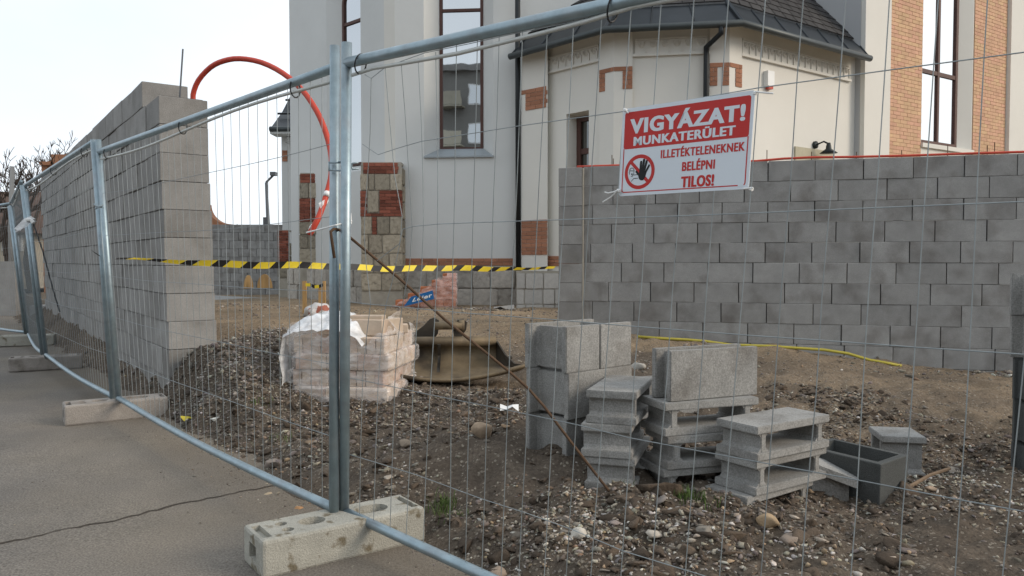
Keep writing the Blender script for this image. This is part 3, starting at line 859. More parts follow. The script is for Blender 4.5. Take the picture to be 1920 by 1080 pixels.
# clamp joining the doubled posts
cl = root('fence_clamp', at(648, 312, 3.15), 'bright bent wire clamp joining the doubled posts', 'clamp')
def curve_px(pts, Y): return [at(x, y, Y) for x, y in pts]
m = MB(); m.tube(curve_px([(617,305),(637,305),(645,302),(650,306)], 3.165), .0035, 8); m.tube(curve_px([(617,319),(637,320),(648,318),(650,314)], 3.165), .0035, 8); m.tube(curve_px([(617,303),(617,321)], 3.165), .003, 8); part('hook', m, M['galv'], cl, True)
m = MB(); m.tube(curve_px([(634,304),(648,300),(652,304),(652,314),(648,319),(636,320)], 3.15), .0038, 8); part('loop', m, M['galv'], cl, True)
m = MB(); m.tube(curve_px([(672,305),(661,306),(659,312),(661,318),(673,316)], 3.22), .0036, 8); part('loop', m, M['galv'], cl, True)
cl2 = root('fence_clamp', at(184, 386, 5.78), 'small wire clamp round the posts over the grey concrete foot', 'clamp')
m = MB(); m.tube(curve_px([(176,382),(181,387),(190,385),(194,390),(188,388),(180,388)], 5.74), .006, 6); part('loop', m, M['galv'], cl2, True)
m = MB(); m.tube(curve_px([(178,392),(186,388),(193,384)], 5.73), .005, 6); part('hook', m, M['galv'], cl2, True)

# concrete feet
def foot_mesh(m):
    L, Wd, H = .70, .235, .15
    b = MB()
    plan = [(-L/2, -Wd/2), (L/2, -Wd/2), (L/2, Wd/2), (-L/2, Wd/2)]
    b.prism(plan, 0, H)
    cuts = []
    def slot(x0, x1, y0, y1, z0):
        c = MB(); r = (y1-y0)/2; yc = (y0+y1)/2; pl = []
        for k in range(9):
            a = -math.pi/2+math.pi*k/8; pl.append((x1-r+r*math.cos(a), yc+r*math.sin(a)))
        for k in range(9):
            a = math.pi/2+math.pi*k/8; pl.append((x0+r+r*math.cos(a), yc+r*math.sin(a)))
        c.prism(pl, z0, H+.1); return c
    def bx(x0, x1, y0, y1, z0, z1):
        c = MB(); c.box(x0, x1, y0, y1, z0, z1); return c
    cuts += [slot(-.165, -.055, -.045, .045, .08), slot(.075, .225, -.05, .05, .07)]
    cuts += [bx(-.335, -.30, -.085, .07, H-.022, H+.05), bx(.30, .33, -.085, .085, H-.02, H+.05)]
    for (x, y) in ((-.225, .035), (-.225, -.045)):
        c = MB(); c.prism([(x+.024*math.cos(a), y+.024*math.sin(a)) for a in np.linspace(0, 2*math.pi, 14)[:-1]], .10, H+.1); cuts.append(c)
    cuts += [bx(-L/2-.05, -L/2+.06, -.04, .04, .045, .105), bx(L/2-.06, L/2+.05, -.04, .04, .045, .105)]
    me = bool_mesh('concrete_foot', b, cuts, m, .014)
    return me
fm1 = foot_mesh(M['foot'])
fm2 = fm1.copy(); fm2.materials.clear(); fm2.materials.append(M['foot2'])
def foot(me, p, ang, label, dz=0.0):
    o = link(bpy.data.objects.new('concrete_foot', me)); o.location = (p.x, p.y, dz); o.rotation_euler = (0, 0, ang)
    return tag(o, label, 'fence foot', 'concrete feet of the mobile fence')
FA = math.atan2(.585, .81)
foot(fm1, Vector((-.722, 3.165, 0)), FA, 'pale concrete fence foot with moulded pockets under the doubled posts')
foot(fm2, (B_bL+C_bR)/2, FA-.04, 'grey concrete fence foot under the posts beside the tall block wall')
foot(fm2, (C_bL+D_bR)/2+Vector((.02,0,0)), FA-.12, 'worn concrete fence foot under the leaning fence panel')
foot(fm1, (D_bL+E_bR)/2, FA-.25, 'yellowish concrete fence foot holding the farthest fence panel')

# white scrap and rope on the far post
ws = root('plastic_scrap', at(40, 418, 8.3), 'white plastic scrap knotted to the leaning fence post', 'plastic scrap')
m = MB()
base = [at(25,432,8.2), at(30,420,8.2), at(45,410,8.2), at(54,408,8.2), at(66,414,8.2), at(56,416,8.2), at(48,422,8.2), at(36,430,8.2)]
for k in range(2):
    m.poly([p+Vector((random.gauss(0,.015), k*.04, random.gauss(0,.015))) for p in base])
part('sheet', m, M['filmw'], ws)
m = MB(); m.tube(curve_px([(50,412),(58,412),(63,418)], 8.2), .02, 6); part('knot', m, M['whiteplastic'], ws)
m = MB(); m.tube([at(60,412,8.3), at(80,470,8.25), at(100,545,8.2), at(112,585,8.2)], .008, 6)
thing('rope', m, M['black'], at(112,585,8.2), 'dark rope slanting down from the leaning fence post', 'rope')

# white cable tie with a long tail, white string
m = MB(); m.tube([at(575,436,3.33), at(600,430,3.17), at(630,422,3.13), at(660,414,3.16)], .0035, 6); m.tube([at(657,400,3.16), at(658,420,3.16)], .004, 6)
thing('cable_tie', m, M['whiteplastic'], at(660,414,3.16), 'long white cable tie round the doubled posts', 'cable tie')

# ------------------------------------------------------------------ warning sign
so = .010
TL, TR_, BR_, BL_ = onA(1172,204,so), onA(1416,169,so), onA(1408,353,so), onA(1160,368,so)
s_e = ((TR_-TL)+(BR_-BL_)).normalized()
s_v = ((TL-BL_)+(TR_-BR_)); s_v = (s_v-s_e*s_v.dot(s_e)).normalized()
s_n = s_e.cross(s_v)
SW = ((TR_-TL).length+(BR_-BL_).length)/2; SH = ((TL-BL_).length+(TR_-BR_).length)/2
shear = (((TL-BL_)+(TR_-BR_))/2).dot(s_e)/SH
SO = BL_
if s_n.dot(A_n) < 0: s_n = -s_n
def S(u, v, d=0.0):       # u from the left, v from the bottom, 0..1
    return SO+s_e*(u*SW+v*SH*shear)+s_v*(v*SH)+s_n*(d*.3)
sg = root('warning_sign', S(.5, 0), 'red and white warning sign with hand pictogram tied to the mesh', 'warning sign')
def rrect(u0, u1, v0, v1, r, d):
    pts = []
    asp = SW/SH
    for cx, cy, a0 in ((u1-r, v1-r*asp, 0), (u0+r, v1-r*asp, 90), (u0+r, v0+r*asp, 180), (u1-r, v0+r*asp, 270)):
        for k in range(6):
            a = R(a0+18*k); pts.append(S(cx+r*math.cos(a), cy+r*asp*math.sin(a), d))
    return pts
def plate(pts, thick):
    m = MB(); n = len(pts); back = [p-s_n*thick for p in pts]
    m.poly(pts); m.poly(list(reversed(back)))
    for k in range(n): m.quad(pts[k], back[k], back[(k+1) % n], pts[(k+1) % n])
    return m
part('board', plate(rrect(0, 1, 0, 1, .02, 0), .003), M['signwhite'], sg)
m = MB(); m.poly(rrect(.022, .978, .535, .955, .018, .0009)); part('red_field', m, M['red'], sg)
m = MB()                   # thin red border of the white field
for a, b in (((.022, .06), (.030, .54)), ((.970, .06), (.978, .54)), ((.040, .035), (.960, .047))):
    m.quad(S(a[0], a[1], .0011), S(b[0], a[1], .0011), S(b[0], b[1], .0011), S(a[0], b[1], .0011))
for cx, a0 in ((.040, 180), (.960, 270)):
    asp = SW/SH
    for k in range(6):
        a, b = R(a0+15*k), R(a0+15*(k+1))
        m.quad(*[S(cx+rr_*math.cos(q_), .065+rr_*asp*math.sin(q_)*.95, .0011) for rr_, q_ in ((.010, a), (.018, a), (.018, b), (.010, b))])
part('border', m, M['red'], sg)
m = MB(); m.quad(S(.925,.03,.0013), S(.965,.03,.0013), S(.965,.05,.0013), S(.925,.05,.0013)); part('maker_mark', m, M['signwhite'], sg)

def text_mesh(txt, u0, u1, v0, v1, m, d, bold=.02, parent=None, S_=None, name='lettering', wide=0.0):
    cu = bpy.data.curves.new('t', 'FONT'); cu.body = txt; cu.size = 1; cu.offset = bold; cu.resolution_u = 4; cu.space_character = 1.06+bold*2.2
    o = link(bpy.data.objects.new('t', cu))
    dg = bpy.context.evaluated_depsgraph_get(); dg.update()
    me = bpy.data.meshes.new_from_object(o.evaluated_get(dg)); bpy.data.objects.remove(o)
    co = np.array([v.co[:] for v in me.vertices])
    # caps height: measure from a plain capital so that accents rise above it
    x0, x1 = co[:, 0].min(), co[:, 0].max(); capb, capt = -bold, .70+bold
    mb_ = MB()
    for kk, du in enumerate((-wide, 0, wide)):
        b0_ = len(mb_.v)
        for v in me.vertices:
            u = u0+(u1-u0)*(v.co.x-x0)/(x1-x0)+du; w = v0+(v1-v0)*(v.co.y-capb)/(capt-capb)
            mb_.v.append((S_ or S)(u, w, d+kk*.0001))
        for p in me.polygons: mb_.f.append(tuple(b0_+q for q in p.vertices)); mb_.m.append(0)
        if not wide: break
    return part(name, mb_, m, parent)
text_mesh('VIGYÁZAT!', .072, .942, .705, .875, M['signwhite'], .0018, .03, sg, wide=.004)
text_mesh('MUNKATERÜLET', .108, .882, .567, .668, M['signwhite'], .0018, .02, sg, wide=.003)
text_mesh('ILLETÉKTELENEKNEK', .337, .956, .395, .488, M['red'], .0018, .018, sg, wide=.0016)
text_mesh('BELÉPNI', .51, .752, .235, .335, M['red'], .0018, .02, sg, wide=.0018)
text_mesh('TILOS!', .51, .752, .055, .178, M['red'], .0018, .025, sg, wide=.003)
# pictogram
RC = (.168, .265); RAD = .125; asp = SW/SH
def C_(x, y, d): return S(RC[0]+x*RAD, RC[1]+y*RAD*asp*.98, d)
m = MB()
N = 48
for k in range(N):
    a, b = 2*math.pi*k/N, 2*math.pi*(k+1)/N
    m.quad(*[C_(rr_*math.cos(q_), rr_*math.sin(q_), .0012) for rr_, q_ in ((.79, a), (1, a), (1, b), (.79, b))])
c45 = math.cos(math.pi/4)
def bar(x0, y0, x1, y1, w, d, mm):
    dx, dy = x1-x0, y1-y0; l_ = math.hypot(dx, dy); nx_, ny_ = -dy/l_*w, dx/l_*w
    mm.quad(C_(x0-nx_, y0-ny_, d), C_(x1-nx_, y1-ny_, d), C_(x1+nx_, y1+ny_, d), C_(x0+nx_, y0+ny_, d))
bar(-.62, .62, .62, -.62, .095, .0014, m)
part('prohibition_ring', m, M['red'], sg)
m = MB()
def capsule(x0, y0, x1, y1, w, d=.0020):
    an = math.atan2(y1-y0, x1-x0); pts = []
    for k in range(9): a = an-math.pi/2+math.pi*k/8; pts.append(C_(x1+w*math.cos(a), y1+w*math.sin(a), d))
    for k in range(9): a = an+math.pi/2+math.pi*k/8; pts.append(C_(x0+w*math.cos(a), y0+w*math.sin(a), d))
    m.poly(pts)
for q_ in ((.05,.0,.08,.56,.07),(.18,.0,.27,.66,.075),(.30,.0,.45,.58,.07),(.38,-.1,.62,.32,.062)): capsule(*q_)
capsule(.02, -.22, -.20, .02, .065, .0021)
m.poly([C_(x, y, .0019) for x, y in ((-.06,-.28),(.0,.08),(.12,.14),(.32,.12),(.46,-.1),(.40,-.34),(.28,-.5),(.12,-.5),(.0,-.42))])
part('hand', m, M['signblack'], sg)
m = MB()
def line(pts, w=.018):
    for k in range(len(pts)-1): bar(*pts[k], *pts[k+1], w, .0017, m)
line([(-.66,-.12),(-.68,-.02),(-.70,.0),(-.66,.06),(-.66,.18),(-.56,.26),(-.44,.24),(-.36,.12),(-.38,-.12),(-.46,-.22),(-.56,-.24)])
line([(-.64,.1),(-.38,.08)]); line([(-.36,-.16),(-.1,-.15)]); line([(-.52,-.52),(-.36,-.36),(-.08,-.36)])
bar(-.50,-.16,-.50,-.06,.045,.0017, m)
part('figure', m, M['signblack'], sg)
# ties of the sign
for (px, py, tail) in ((1172,204,[(0,0),(6,8)]),(1416,172,[(0,0),(20,2),(34,3)]),(1160,355,[(0,0),(-14,14),(-30,24)]),(1408,352,[(-14,2),(4,0)])):
    m = MB(); m.tube([onA(px+x, py+y, .02) for x, y in tail], .0022, 6); m.tube([onA(px-2, py+2, .016), onA(px+3, py+3, .018)], .005, 6)
    part('tie', m, M['whiteplastic'], sg)
m = MB(); m.tube([onA(1158,357,.02), onA(1150,360,.03), onA(1140,362,.03), onA(1134,360,.03)], .002, 6); part('tie', m, M['whiteplastic'], sg)

# ------------------------------------------------------------------ block walls
blk_r = bevel_box_mesh('block', .4905, .30, .2275, .003, M['block'])
blk_l = bevel_box_mesh('block', .4945, .38, .2262, .004, M['blockl'])
half_r = bevel_box_mesh('block', .2425, .30, .2265, .004, M['block'])
pier_m = bevel_box_mesh('block', .285, .34, .2272, .004, M['blockl'])

W0 = at(1094, 320, 9.33); W0.z = 0
W1_ = at(1900, 285, 8.2); W1_.z = 0
we = (W1_-W0).normalized(); wa = math.atan2(we.y, we.x); wnrm = Vector((we.y, -we.x, 0))
wr = root('block_wall', Vector((W0.x, W0.y, 0)), 'long low wall of grey hollow concrete blocks with orange pipe on top', 'wall')
def s_wall(px, py): return (onplane(px, py, W0, wnrm)-W0).dot(we)
FIRST = {1:(1440.6,290),2:(1482.6,330),3:(1439.5,380),4:(1478.5,430),5:(1434.4,480),6:(1411.6,515),7:(1471,550),8:(1269,590),9:(1236,625),10:(1674,685),11:(1640,710)}
TOPZ = 2.335; RH = .2305
WLEN = 9.0
for rrow in range(1, 12):
    zt = TOPZ-(rrow-1)*RH; z = zt-RH/2
    s0 = s_wall(*FIRST[rrow]) % .5
    k = -1 if s0 > .02 else 0
    while True:
        a_ = s0+k*.5; b_ = a_+.5; k += 1
        if a_ > WLEN: break
        a2 = max(a_, 0.0)
        ln = b_-a2
        if ln < .04: continue
        c = W0+we*((a2+b_)/2)-wnrm*(.15+random.uniform(-.005,.005))
        o = piece('block', blk_r, wr, (c.x, c.y, z+random.uniform(-.001,.001)), wa+random.gauss(0,.005))
        if ln < .49: o.scale = (ln/.5, 1, 1)
m = MB()
c0 = W0-wnrm*.04; m.obox((c0.x, c0.y, TOPZ-11*RH), we*WLEN, -wnrm*.22, (0,0,11*RH-.03)); part('joint_core', m, M['core'], wr)
M['bed'] = mat('bed_mortar_highlight', (0.30, 0.29, 0.27), .95, 0, .35, 6, .4, 60)  # mortar lines coloured pale, also painting light caught on block edges
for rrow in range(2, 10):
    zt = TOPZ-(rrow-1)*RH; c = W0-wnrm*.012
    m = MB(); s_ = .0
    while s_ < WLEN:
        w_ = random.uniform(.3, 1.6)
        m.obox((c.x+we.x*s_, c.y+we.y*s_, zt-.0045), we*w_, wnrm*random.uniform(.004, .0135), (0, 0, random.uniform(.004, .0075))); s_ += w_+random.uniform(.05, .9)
    part('bed_joint_highlight', m, M['bed'], wr)
# end pier of the wall, standing a little proud
for rrow in range(1, 12):
    zt = TOPZ-.012-(rrow-1)*RH
    c = W0-we*.150-wnrm*(.15-.03)
    piece('block', pier_m, wr, (c.x+random.uniform(-.003,.003), c.y, zt-RH/2), wa+random.gauss(0,.003))
# pale strip over the pier's side face, in the corner
m = MB(); c = W0+we*-.004+wnrm*.004; m.obox((c.x, c.y, TOPZ-11*RH), we*.012, wnrm*.045, (0,0,11*RH-.02)); part('pale_strip', m, M['mortar'], wr)
# starter bars
for px in (1438, 1522, 1604, 1691, 1777, 1851, 1865, 1148, 1151, 1700+230):
    p = onplane(px, 292, W0-wnrm*.15, wnrm); h = random.uniform(.08, .17)
    m = MB(); m.tube([(p.x, p.y, TOPZ-.15), (p.x+random.gauss(0,.006), p.y, TOPZ+h)], .005, 6); part('starter_bar', m, M['rust'], wr)
# orange pipe lying on the wall
m = MB()
pts = []
for px, dz in ((1082,.016),(1120,.016),(1160,.016),(1420,.018),(1470,.035),(1520,.04),(1600,.03),(1700,.026),(1800,.028),(1925,.028),(2050,.026)):
    p = onplane(px, 300, W0-wnrm*.10, wnrm); pts.append((p.x, p.y, TOPZ+dz))
m.tube(pts, .0135, 10)
thing('orange_pipe', m, M['orange'], Vector(pts[0]), 'orange plastic pipe lying along the top of the long block wall', 'pipe', smooth=True)

# tall wall on the left
le = Vector((-.584, .812, 0)).normalized(); la = math.atan2(le.y, le.x); ln_ = Vector((-le.y, le.x, 0))
if ln_.y > 0: ln_ = -ln_                      # outward, towards the footpath
LB = Vector((-2.795, 6.3, 0)); LTOP = 2.545; LR = .2302
lw = root('block_wall', LB, 'tall wall of grey hollow concrete blocks seen end on beside the fence', 'wall')
def lean(z): return Vector((-.0265*(z), 0, 0))
for rrow in range(-1, 11):
    z = LTOP-(rrow+.5)*LR
    st = .62 if rrow == -1 else 0.0
    off = 0 if rrow % 2 == 0 else .25
    n = int(10.4/.5)
    k = 0
    a_ = st
    if rrow != -1 and off: 
        c = LB+lean(z)+le*(a_+.125)-ln_*.19
        o = piece('block', blk_l, lw, (c.x, c.y, z), la, (.49, 1, 1)); a_ += .25
    while a_ < 10.3:
        c = LB+lean(z)+le*(a_+.25)-ln_*(.19+random.uniform(-.006,.006))+le*random.uniform(-.002,.006)
        piece('block', blk_l, lw, (c.x, c.y, z+random.uniform(-.0012,.0012)), la+random.gauss(0,.006)); a_ += .5
m = MB()
for rrow in range(-1, 11):
    z0 = LTOP-(rrow+1)*LR; st = .62 if rrow == -1 else 0
    c = LB+lean(z0+LR/2)+le*(st+.03)-ln_*.03
    m.obox((c.x, c.y, z0+.004), le*(10.2-st), -ln_*.32, (0, 0, LR-(.03 if rrow == -1 else -.002)))
part('joint_core', m, M['core'], lw)
p = at(334, 176, 6.75); q_ = at(343, 92, 6.8)
m = MB(); m.tube([p-Vector((0,0,.2)), q_], .0075, 7)
thing('steel_bar', m, M['steelgrey'], p-Vector((0,0,.2)), 'single steel bar standing out of the tall block wall', 'steel bar')
# loop of orange pipe
loop = [(364,200,6.72),(362,178,6.72),(372,151,6.7),(395,126,6.65),(420,114,6.6),(450,110,6.55),(490,117,6.5),(530,137,6.4),(566,168,6.3),(592,205,6.2),(608,240,6.15),(618,275,6.1),(622,305,6.0),(620,335,5.95),(612,365,5.9),(604,390,5.85),(594,415,5.8),(580,440,5.8)]
P_ = [at(*q_) for q_ in loop]
fine = []
for k in range(len(P_)-1):
    p0, p1, p2, p3 = P_[max(k-1,0)], P_[k], P_[k+1], P_[min(k+2, len(P_)-1)]
    for t in (0, .33, .66):
        fine.append(.5*((2*p1)+(p2-p0)*t+(2*p0-5*p1+4*p2-p3)*t*t+(3*p1-p0-3*p2+p3)*t**3))
fine.append(P_[-1])
op = root('orange_pipe', P_[0], 'orange plastic pipe arching out of the end of the tall block wall', 'pipe')
m = MB(); m.tube(fine, .0225, 12); part('tube', m, M['orange'], op, True)
for a_, b_ in (((614,361),(612,368)), ((610,375),(607,382)), ((588,424),(584,432))):
    m = MB(); m.tube([at(*a_, 5.9), at(*b_, 5.88)], .026, 10); part('white_tape', m, M['whiteplastic'], op, True)
m = MB(); m.poly([at(609,374,5.82), at(597,381,5.8), at(601,391,5.8), at(607,384,5.82)]); part('tape_tag', m, M['filmw'], op)

# hazard tape from the fence to the end of the long wall
T0 = at(214, 486, 5.74); T1 = at(1047, 503, 9.05)
m = MB(); n = 40; per = .25; Lt = (T1-T0).length; u = 0.0
th = lambda s: T0+(T1-T0)*(s/Lt)+Vector((0, .01*math.sin(s*5.3), -.03*math.sin(math.pi*s/Lt)+.006*math.sin(s*4.1+1)+.004*math.sin(s*9.7)))
def tw(s):          # half width vector, twisted near the ends
    f = min(1, max(.25, s/.8)) * min(1, max(.5, (Lt-s)/1.2))
    return Vector((.012*math.sin(s*2.1), -.012*math.sin(s*1.7), .028*f))
s = 0.0; k = 0
while s < Lt-.3:
    ly, lb = .145, .105
    for w_, mi in ((lb, 0), (ly, 1)):
        a0 = s; a1 = min(s+w_, Lt-.05); skew = .055
        steps = 2
        for j in range(steps):
            x0 = a0+(a1-a0)*j/steps; x1 = a0+(a1-a0)*(j+1)/steps
            m.quad(th(max(x0-skew/2,0))-tw(x0), th(max(x1-skew/2,0))-tw(x1), th(x1+skew/2)+tw(x1), th(x0+skew/2)+tw(x0), mi)
        s += w_
tp = thing('barrier_tape', m, [M['black'], M['yellow']], T0, 'yellow and black barrier tape stretched from the fence to the long wall', 'barrier tape')
m = MB(); a_ = at(170,468,5.72); m.poly([at(171,469,5.7), at(186,478,5.7), at(189,482,5.7), at(178,475,5.7)]); part('loose_end', m, M['black'], tp)

# rusty bar hooked over the mesh and leaning to the ground
rb = [(627,484,3.12),(622,450,3.12),(620,434,3.12),(626,429,3.13),(636,431,3.2),(648,438,3.3),(662,450,3.33),(745,519,3.33),(835,600,3.33),(955,697,3.33),(990,728,3.33),(1020,762,3.33),(1060,815,3.33),(1110,880,3.33),(1140,918,3.33),(1158,940,3.33)]
m = MB(); m.tube([at(*q_) for q_ in rb], .0062, 8)
thing('rebar', m, M['rust'], at(1158,940,3.33), 'rusty hooked reinforcing bar leaning from the fence posts to the ground', 'rebar', smooth=True)

# ------------------------------------------------------------------ church
ch = root('church', (0, 17, 0), 'white plastered church with apse, polygonal side chapel and orange brick nave wall', 'building')
def n_of(e): return Vector((e.y, -e.x, 0))
def facade(name, O, e, width, z0, z1, holes, depth, m, parent, thick=.4):
    """plane wall face with openings; each hole = (outer loop, inner loop) in (s, z); reveals join them"""
    n = n_of(e); bm = bmesh.new()
    def V3(s, z, d=0): return O+e*s+Vector((0,0,z))-n*d
    def loop(pts, d=0):
        vs_ = [bm.verts.new(V3(a, b, d)-ORG[parent.name]) for a, b in pts]
        return vs_, [bm.edges.new((vs_[k], vs_[(k+1) % len(vs_)])) for k in range(len(vs_))]
    ov, oe = loop([(0,z0),(width,z0),(width,z1),(0,z1)])
    edges = list(oe); hv = []
    for outer, inner in holes:
        v_, e_ = loop(outer); edges += e_; hv.append((v_, inner))
    bmesh.ops.triangle_fill(bm, use_beauty=True, edges=edges)
    for f in bm.faces:
        f.normal_update()
        if f.normal.dot(n) < 0: f.normal_flip()
    for v_, inner in hv:
        iv = [bm.verts.new(V3(a, b, depth)-ORG[parent.name]) for a, b in inner]
        K_ = len(iv)
        for k in range(K_): bm.faces.new((v_[k], v_[(k+1) % K_], iv[(k+1) % K_], iv[k]))
    me = bpy.data.meshes.new(name); bm.to_mesh(me); bm.free(); me.materials.append(m)
    o = link(bpy.data.objects.new(name, me)); o.parent = parent; ORG[o.name] = ORG[parent.name]
    return o
def arch_loop(s0, s1, z0, zs, n=12):
    r = (s1-s0)/2; c = (s0+s1)/2
    return [(s0, z0), (s1, z0)] + [(c+r*math.cos(math.pi*k/n), zs+r*math.sin(math.pi*k/n)) for k in range(n+1)]
def rect_loop(s0, s1, z0, z1): return [(s0,z0),(s1,z0),(s1,z1),(s0,z1)]
def fbox(O, e, s0, s1, z0, z1, d0, d1, mb):
    """box on a face: s along, z up, d outwards"""
    n = n_of(e); mb.obox(O+e*s0+n*d0+Vector((0,0,z0)), e*(s1-s0), n*(d1-d0), (0,0,z1-z0))
def window(O, e, s0, s1, z0, z1, depth, parent, gm, bars_v=(), bars_h=(), fw=.07, arch=False, name='window'):
    n = n_of(e)
    m = MB(); d = -depth
    if arch:
        r = (s1-s0)/2; c = (s0+s1)/2
        lo = [(c+r*math.cos(math.pi*k/16), z1+r*math.sin(math.pi*k/16)) for k in range(17)]
        li = [(c+(r-fw)*math.cos(math.pi*k/16), z1+(r-fw)*math.sin(math.pi*k/16)) for k in range(17)]
        for k in range(16):
            a_, b_, c_, d_ = lo[k], lo[k+1], li[k+1], li[k]
            q4 = [O+e*p[0]+Vector((0,0,p[1]))+n*(d+.06) for p in (a_, b_, c_, d_)]
            m.poly(q4[::-1]); m.quad(q4[2], q4[3], q4[3]-n*.06, q4[2]-n*.06)
    else:
        fbox(O, e, s0, s1, z1-fw, z1, d, d+.06, m)
    fbox(O, e, s0, s0+fw, z0+fw, z1-(0 if arch else fw), d, d+.06, m); fbox(O, e, s1-fw, s1, z0+fw, z1-(0 if arch else fw), d, d+.06, m)
    fbox(O, e, s0, s1, z0, z0+fw, d, d+.06, m)
    for b in bars_v: fbox(O, e, b-fw*.45, b+fw*.45, z0+fw, z1-(0 if arch else fw), d, d+.057, m)
    for b in bars_h: fbox(O, e, s0+fw, s1-fw, b-fw*.5, b+fw*.5, d, d+.052, m)
    f = part(name, m, M['frame'], parent)
    g = MB(); lp = arch_loop(s0+.01, s1-.01, z0+.01, z1) if arch else rect_loop(s0+.01, s1-.01, z0+.01, z1-.01)
    g.poly([O+e*a_+Vector((0,0,b_))+n*(d+.02) for a_, b_ in lp]); part('pane', g, gm, f)
    return f

unit_brick = {}
def bricks_on(O, e, s0, s1, z0, z1, m, parent, proud=.02, course=.072, blen=.25, d0=0.0, joint=.006, deep=.02):
    key = m.name
    if key not in unit_brick: unit_brick[key] = bevel_box_mesh('brick', 1, 1, 1, .03, m)
    n = n_of(e); ang = math.atan2(e.y, e.x); rows = max(1, int(round((z1-z0)/course))); ch_ = (z1-z0)/rows
    for r_ in range(rows):
        s = s0-(blen*.5 if r_ % 2 else 0)
        while s < s1-.005:
            a_ = max(s, s0); b_ = min(s+blen, s1); s += blen
            if b_-a_ < .03: continue
            c = O+e*((a_+b_)/2)+n*(d0+proud/2-deep/2+random.uniform(-.002,.002))
            piece('brick', unit_brick[key], parent, (c.x, c.y, z0+(r_+.5)*ch_), ang, (b_-a_-joint, proud+deep, ch_-joint))
def stones_on(O, e, rects, m, parent, proud=.03, d0=0.0, joint=.014, name='stone_block'):
    key = m.name
    if key not in unit_brick:
        unit_brick[key] = bevel_box_mesh('stone_block', 1, 1, 1, .045, m, .012, 2)
    n = n_of(e); ang = math.atan2(e.y, e.x)
    for s0, s1, z0, z1 in rects:
        c = O+e*((s0+s1)/2)+n*(d0+proud/2-.04+random.uniform(-.012,.012))
        piece(name, unit_brick[key], parent, (c.x, c.y, (z0+z1)/2), ang+random.gauss(0,.008), (s1-s0-joint, proud+.08, z1-z0-joint))

ZP = 1.06           # top of the stone plinth
# --- main apse: window face, chamfered corner, left face
e1 = Vector((math.cos(R(-5)), math.sin(R(-5)), 0))
Ca = Vector((at(742, 400, 15.15).x, 15.15, 0)); Cb = Vector((at(722, 400, 15.3).x, 15.3, 0))
wz0 = at(862, 292, 15.1).z
def s_on(O, e, px, py): 
    n = n_of(e); return (onplane(px, py, O, n)-O).dot(e)
so0, so1 = s_on(Ca, e1, 795, 200), s_on(Ca, e1, 925, 200)
gi0, gi1 = s_on(Ca-n_of(e1)*.3, e1, 825, 200), s_on(Ca-n_of(e1)*.3, e1, 906, 200)
aw = facade('apse_wall', Ca, e1, 4.4, .2, 10.2, [(arch_loop(so0, so1, wz0, 7.6), arch_loop(gi0, gi1, wz0+.16, 7.6))], .3, M['plaster'], ch)
b15 = at(862, 18, 15.3).z
window(Ca, e1, gi0, gi1, wz0+.14, 7.6, .34, ch, M['glass'], bars_h=(b15,), fw=.055, arch=True)
m = MB(); nn = n_of(e1)
a_ = Ca+e1*(so0-.02)+Vector((0,0,wz0-.07)); 
pr = [(0,.06),(0,.0),(.06,.0)]
m.obox(Ca+e1*(so0-.0)+nn*.05+Vector((0,0,wz0-.045)), e1*(so1-so0), -nn*.12, (0,0,.03))
q1, q2 = Ca+e1*so0+nn*.05+Vector((0,0,wz0-.015)), Ca+e1*so1+nn*.05+Vector((0,0,wz0-.015))
q3, q4 = Ca+e1*gi1-nn*.29+Vector((0,0,wz0+.17)), Ca+e1*gi0-nn*.29+Vector((0,0,wz0+.17))
m.quad(q1, q2, q3, q4); part('window_sill', m, M['sill'], ch)
ec = (Ca-Cb).normalized()
facade('corner_wall', Cb, ec, (Ca-Cb).length, .2, 10.2, [], 0, M['plaster2'], ch)  # lighter plaster than its neighbours paints the light on this corner
e2 = Vector((math.cos(R(43)), -math.sin(R(43)), 0))          # left face runs back to the left
Cl = Cb-e2*3.45
sA, sB = s_on(Cl, e2, 612, 60), s_on(Cl, e2, 676, 60)
zA = at(655, 250, 16.4).z
gA, gB = sA+.34, sB-.02
facade('apse_wall', Cl, e2, 3.45, .2, 10.2, [(arch_loop(sA, sB, 3.05, 6.75), arch_loop(gA, gB, 3.2, 6.6))], .2, M['plaster'], ch)
window(Cl, e2, gA, gB, 3.2, 6.6, .22, ch, M['glass'], bars_h=(at(655,55,16.8).z,), fw=.06, arch=True)
e3 = Vector((math.cos(R(88)), -math.sin(R(88)), 0)); facade('apse_wall', Cl-e3*4.5, e3, 4.5, .2, 10.2, [], 0, M['plaster'], ch)
# roof over the apse and the nave behind (mostly above the frame)
ctr = Vector((1.2, 19.5, 0))
m = MB(); ring = [Cl-e3*4.5, Cl, Cb, Ca, Ca+e1*4.4, Vector((6.2, 20, 0))]
ring2 = [p+(p-ctr).normalized()*.4 for p in ring]
for k in range(len(ring)-1): m.poly([ring2[k]+Vector((0,0,10.2)), ring2[k+1]+Vector((0,0,10.2)), ctr+Vector((0,0,15))])
part('apse_roof', m, M['slate'], ch)

# brick band and stone plinth of the window face
pl0, pl1 = -.05, s_on(Ca, e1, 972, 540)
bricks_on(Ca, e1, .12, pl1-.1, 1.115, 1.26, M['brick_red'], ch, .02)
m = MB(); fbox(Ca, e1, -.3, pl1+.1, .0, ZP, -.1, .075, m); fbox(Ca, e1, -.3, pl1+.1, ZP, ZP+.05, -.1, .06, m); pw = part('plinth', m, M['mortar'], ch)
rects = []
for zr0, zr1 in ((.02,.34),(.34,.68),(.68,1.03)):
    s = -.3+random.uniform(-.2, 0)
    while s < pl1:
        w_ = random.uniform(.34, .56); rects.append((max(s,-.3), min(s+w_, pl1+.05), zr0, zr1)); s += w_
rects = [r_ for r_ in rects if r_[1]-r_[0] > .12]
stones_on(Ca, e1, rects, M['limestone'], pw, .045, .075)
